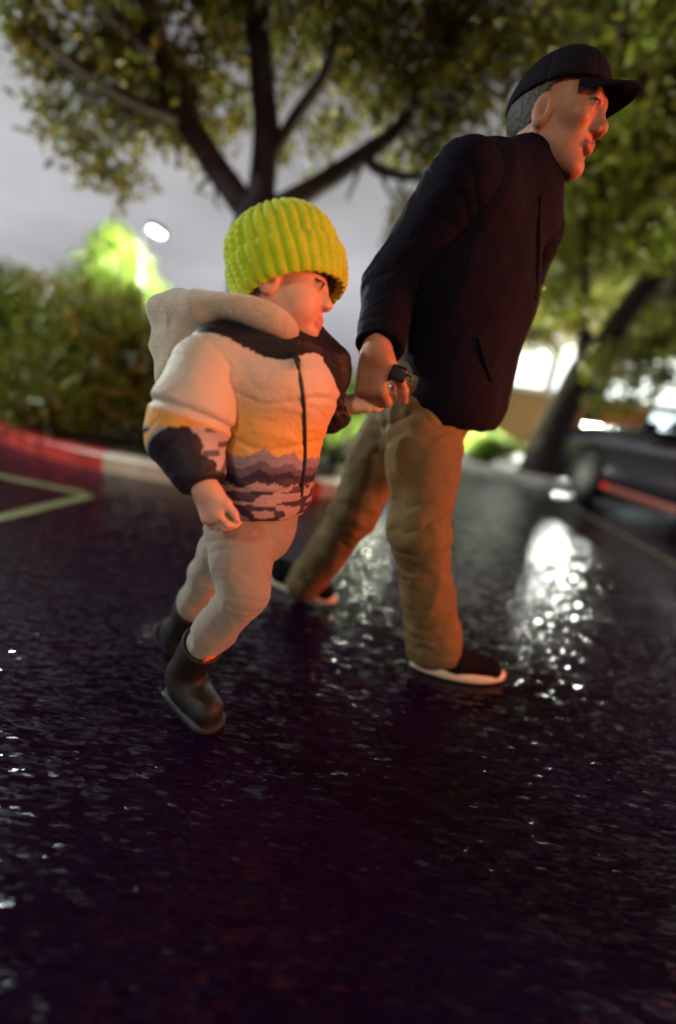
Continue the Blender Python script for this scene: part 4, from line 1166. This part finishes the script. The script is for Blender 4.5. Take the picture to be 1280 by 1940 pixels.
# front edge with its zip, a slash pocket and the side seam
fz = [mj.hit(x, y, .002) for x, y in ((1022, 372), (1020, 430), (1018, 500), (1012, 570), (1004, 640), (988, 710), (966, 765))]
fz = [p for p in fz if p is not None]
if len(fz) > 2:
    mb = MB(); mb.tube(spline(fz, 30), .006, 6); mb.build('front_seam', M_JKT, mjo, True)
pk = [p for p in (mj.hit(905, 640, .002), mj.hit(916, 680, .002), mj.hit(930, 722, .002)) if p is not None]
if len(pk) > 2:
    mb = MB(); mb.tube(spline(pk, 12), .005, 6); mb.build('pocket', M_JKT, mjo, True)
# ---- trousers
M_TRS = mat('tan_cotton_trousers', (.145, .095, .042), .85, .2, bump=(190, .0016), var=(10, .12))
tr = Vol((-.35, .80, .02), (.66, 1.72, .98), .0048)
tr.cap(mpel + UPW * .05, mpel - UPW * .05, .118, .118, .04, side=SIDE, ws=1.25)
for h_, k_, a_, hem_w in ((mhR, mkR, maR, .082), (mhL, mkL, maL, .080)):
    m = (h_ + k_) / 2
    tr.cap(h_ - UPW * .02, m, .096, .088, .05); tr.cap(m, k_, .088, .074, .04)
    tr.cap(k_, k_ + (a_ - k_) * .55, .073, .066, .03); tr.cap(k_ + (a_ - k_) * .5, k_ + (a_ - k_) * 1.02, .065, hem_w, .03)
for k_, a_ in ((mkR, maR), (mkL, maL)):
    u = nrm(a_ - k_); e = k_ + (a_ - k_) * 1.04
tr2 = mixf(limb_folds([(mkR, .10, maR - mkR), (mkL, .10, maL - mkL), (mhR - UPW * .08, .12, nrm([.5, 0, -1])), (maR + UPW * .06, .09, maR - mkR), (maL + UPW * .06, .09, maL - mkL)], .015, .052, 3), folds(.017, 9, UPW, .28, seed=2))
vol_obj(tr, 'trousers', M_TRS, man, disp=tr2)
# ---- shoes
M_SHU = mat('black_canvas_shoe', (.0045, .0035, .007), .9, .12, bump=(260, .001))
M_SHS = mat('white_rubber_sole', (.62, .55, .44), .55, bump=(60, .001), var=(12, .15))
def shoe(heel, toe, up):
    heel, toe = np.asarray(heel), np.asarray(toe); d = toe - heel; L = np.linalg.norm(d); d /= L
    sd_ = nrm(np.cross(up, d)); u = np.cross(d, sd_)
    c = lambda f, s, z: heel + d * f * L + sd_ * s + u * z
    # sole: stacked outlines
    n = 40; mb = MB(); rings = []
    for z, g in ((.0, .93), (.006, 1.0), (.022, 1.0), (.028, .95)):
        ring = []
        for k in range(n):
            a = 2 * math.pi * k / n; x = math.cos(a); y = math.sin(a)
            fx = .5 + .5 * x * g; w = (.036 + .012 * math.sin(min(1, max(0, fx)) * math.pi * .95) + .006 * fx) * g
            ring.append(c(fx, w * math.copysign(abs(y) ** .75, y), z + .018 * max(0, fx - .72) ** 1.5 * 2))
        rings.append(ring)
    vv = [p for r_ in rings for p in r_]; ff = [tuple(range(n - 1, -1, -1)), tuple(range(3 * n, 4 * n))]
    for i in range(3):
        for k in range(n): ff.append((i * n + k, i * n + (k + 1) % n, i * n + n + (k + 1) % n, i * n + n + k))
    mb.add(vv, ff)
    v = Vol(np.minimum(heel, toe) - .13, np.maximum(heel, toe) + .16, .004)
    v.cap(c(.16, 0, .045), c(.45, 0, .045), .040, .043, .03); v.cap(c(.45, 0, .042), c(.84, 0, .034), .042, .034, .03, side=sd_, ws=1.15)
    v.cap(c(.14, 0, .08), c(.30, 0, .075), .034, .036, .03)
    v.plane(c(.5, 0, .020), -u); v.ell(c(.2, 0, .125), (d, sd_, u), (.055, .028, .045), .01, cut=True)
    o = vol_obj(v, 'shoe', M_SHU, man, disp=folds(.002, 40))
    mb.build('sole', M_SHS, o, True)
    mb = MB()
    for k in range(4):
        f0 = .42 + .075 * k; mb.tube([c(f0, -.026, .075 - .006 * k), c(f0 + .01, 0, .088 - .009 * k), c(f0, .026, .075 - .006 * k)], .0035, 6)
    mb.build('laces', M_SHS, o, True)
h1, t1 = gr(776, 1262), gr(968, 1292)
shoe(h1 + UPW * .004, h1 + nrm(t1 - h1) * .30 + UPW * .004, UPW)
h2 = at(508, 1098, 1.52); t2 = gr(672, 1164)
shoe(h2 + 0 * UPW, h2 + nrm(t2 + UPW * .012 - h2) * .30, nrm(UPW + .2 * HD))

# ---- small black piece between the man's thumb and fist
kp = at(754, 708, .935)
kf = thing('grip_piece', 'small black piece between the thumb and fist of the man', 'key fob', tuple(kp))
v = Vol(kp - .06, kp + .06, .002)
kx, kz = nrm([.8, -.5, -.25]), nrm([.25, -.1, 1]); ky = nrm(np.cross(kz, kx)); kz = np.cross(kx, ky)
v.box(kp, (kx, ky, kz), (.020, .009, .017), .0088, .002); v.cap(kp - kx * .012 - kz * .008, kp - kx * .022 - kz * .026, .0042, .003, .006)
vol_obj(v, 'case', mat('black_plastic', (.006, .006, .010), .4), kf)
mb = MB(); mb.tube([kp + kx * .018 + kz * .004, kp + kx * .030 + kz * .005, kp + kx * .034 - kz * .006], .0022, 6); mb.build('ring', M_METAL, kf, True)
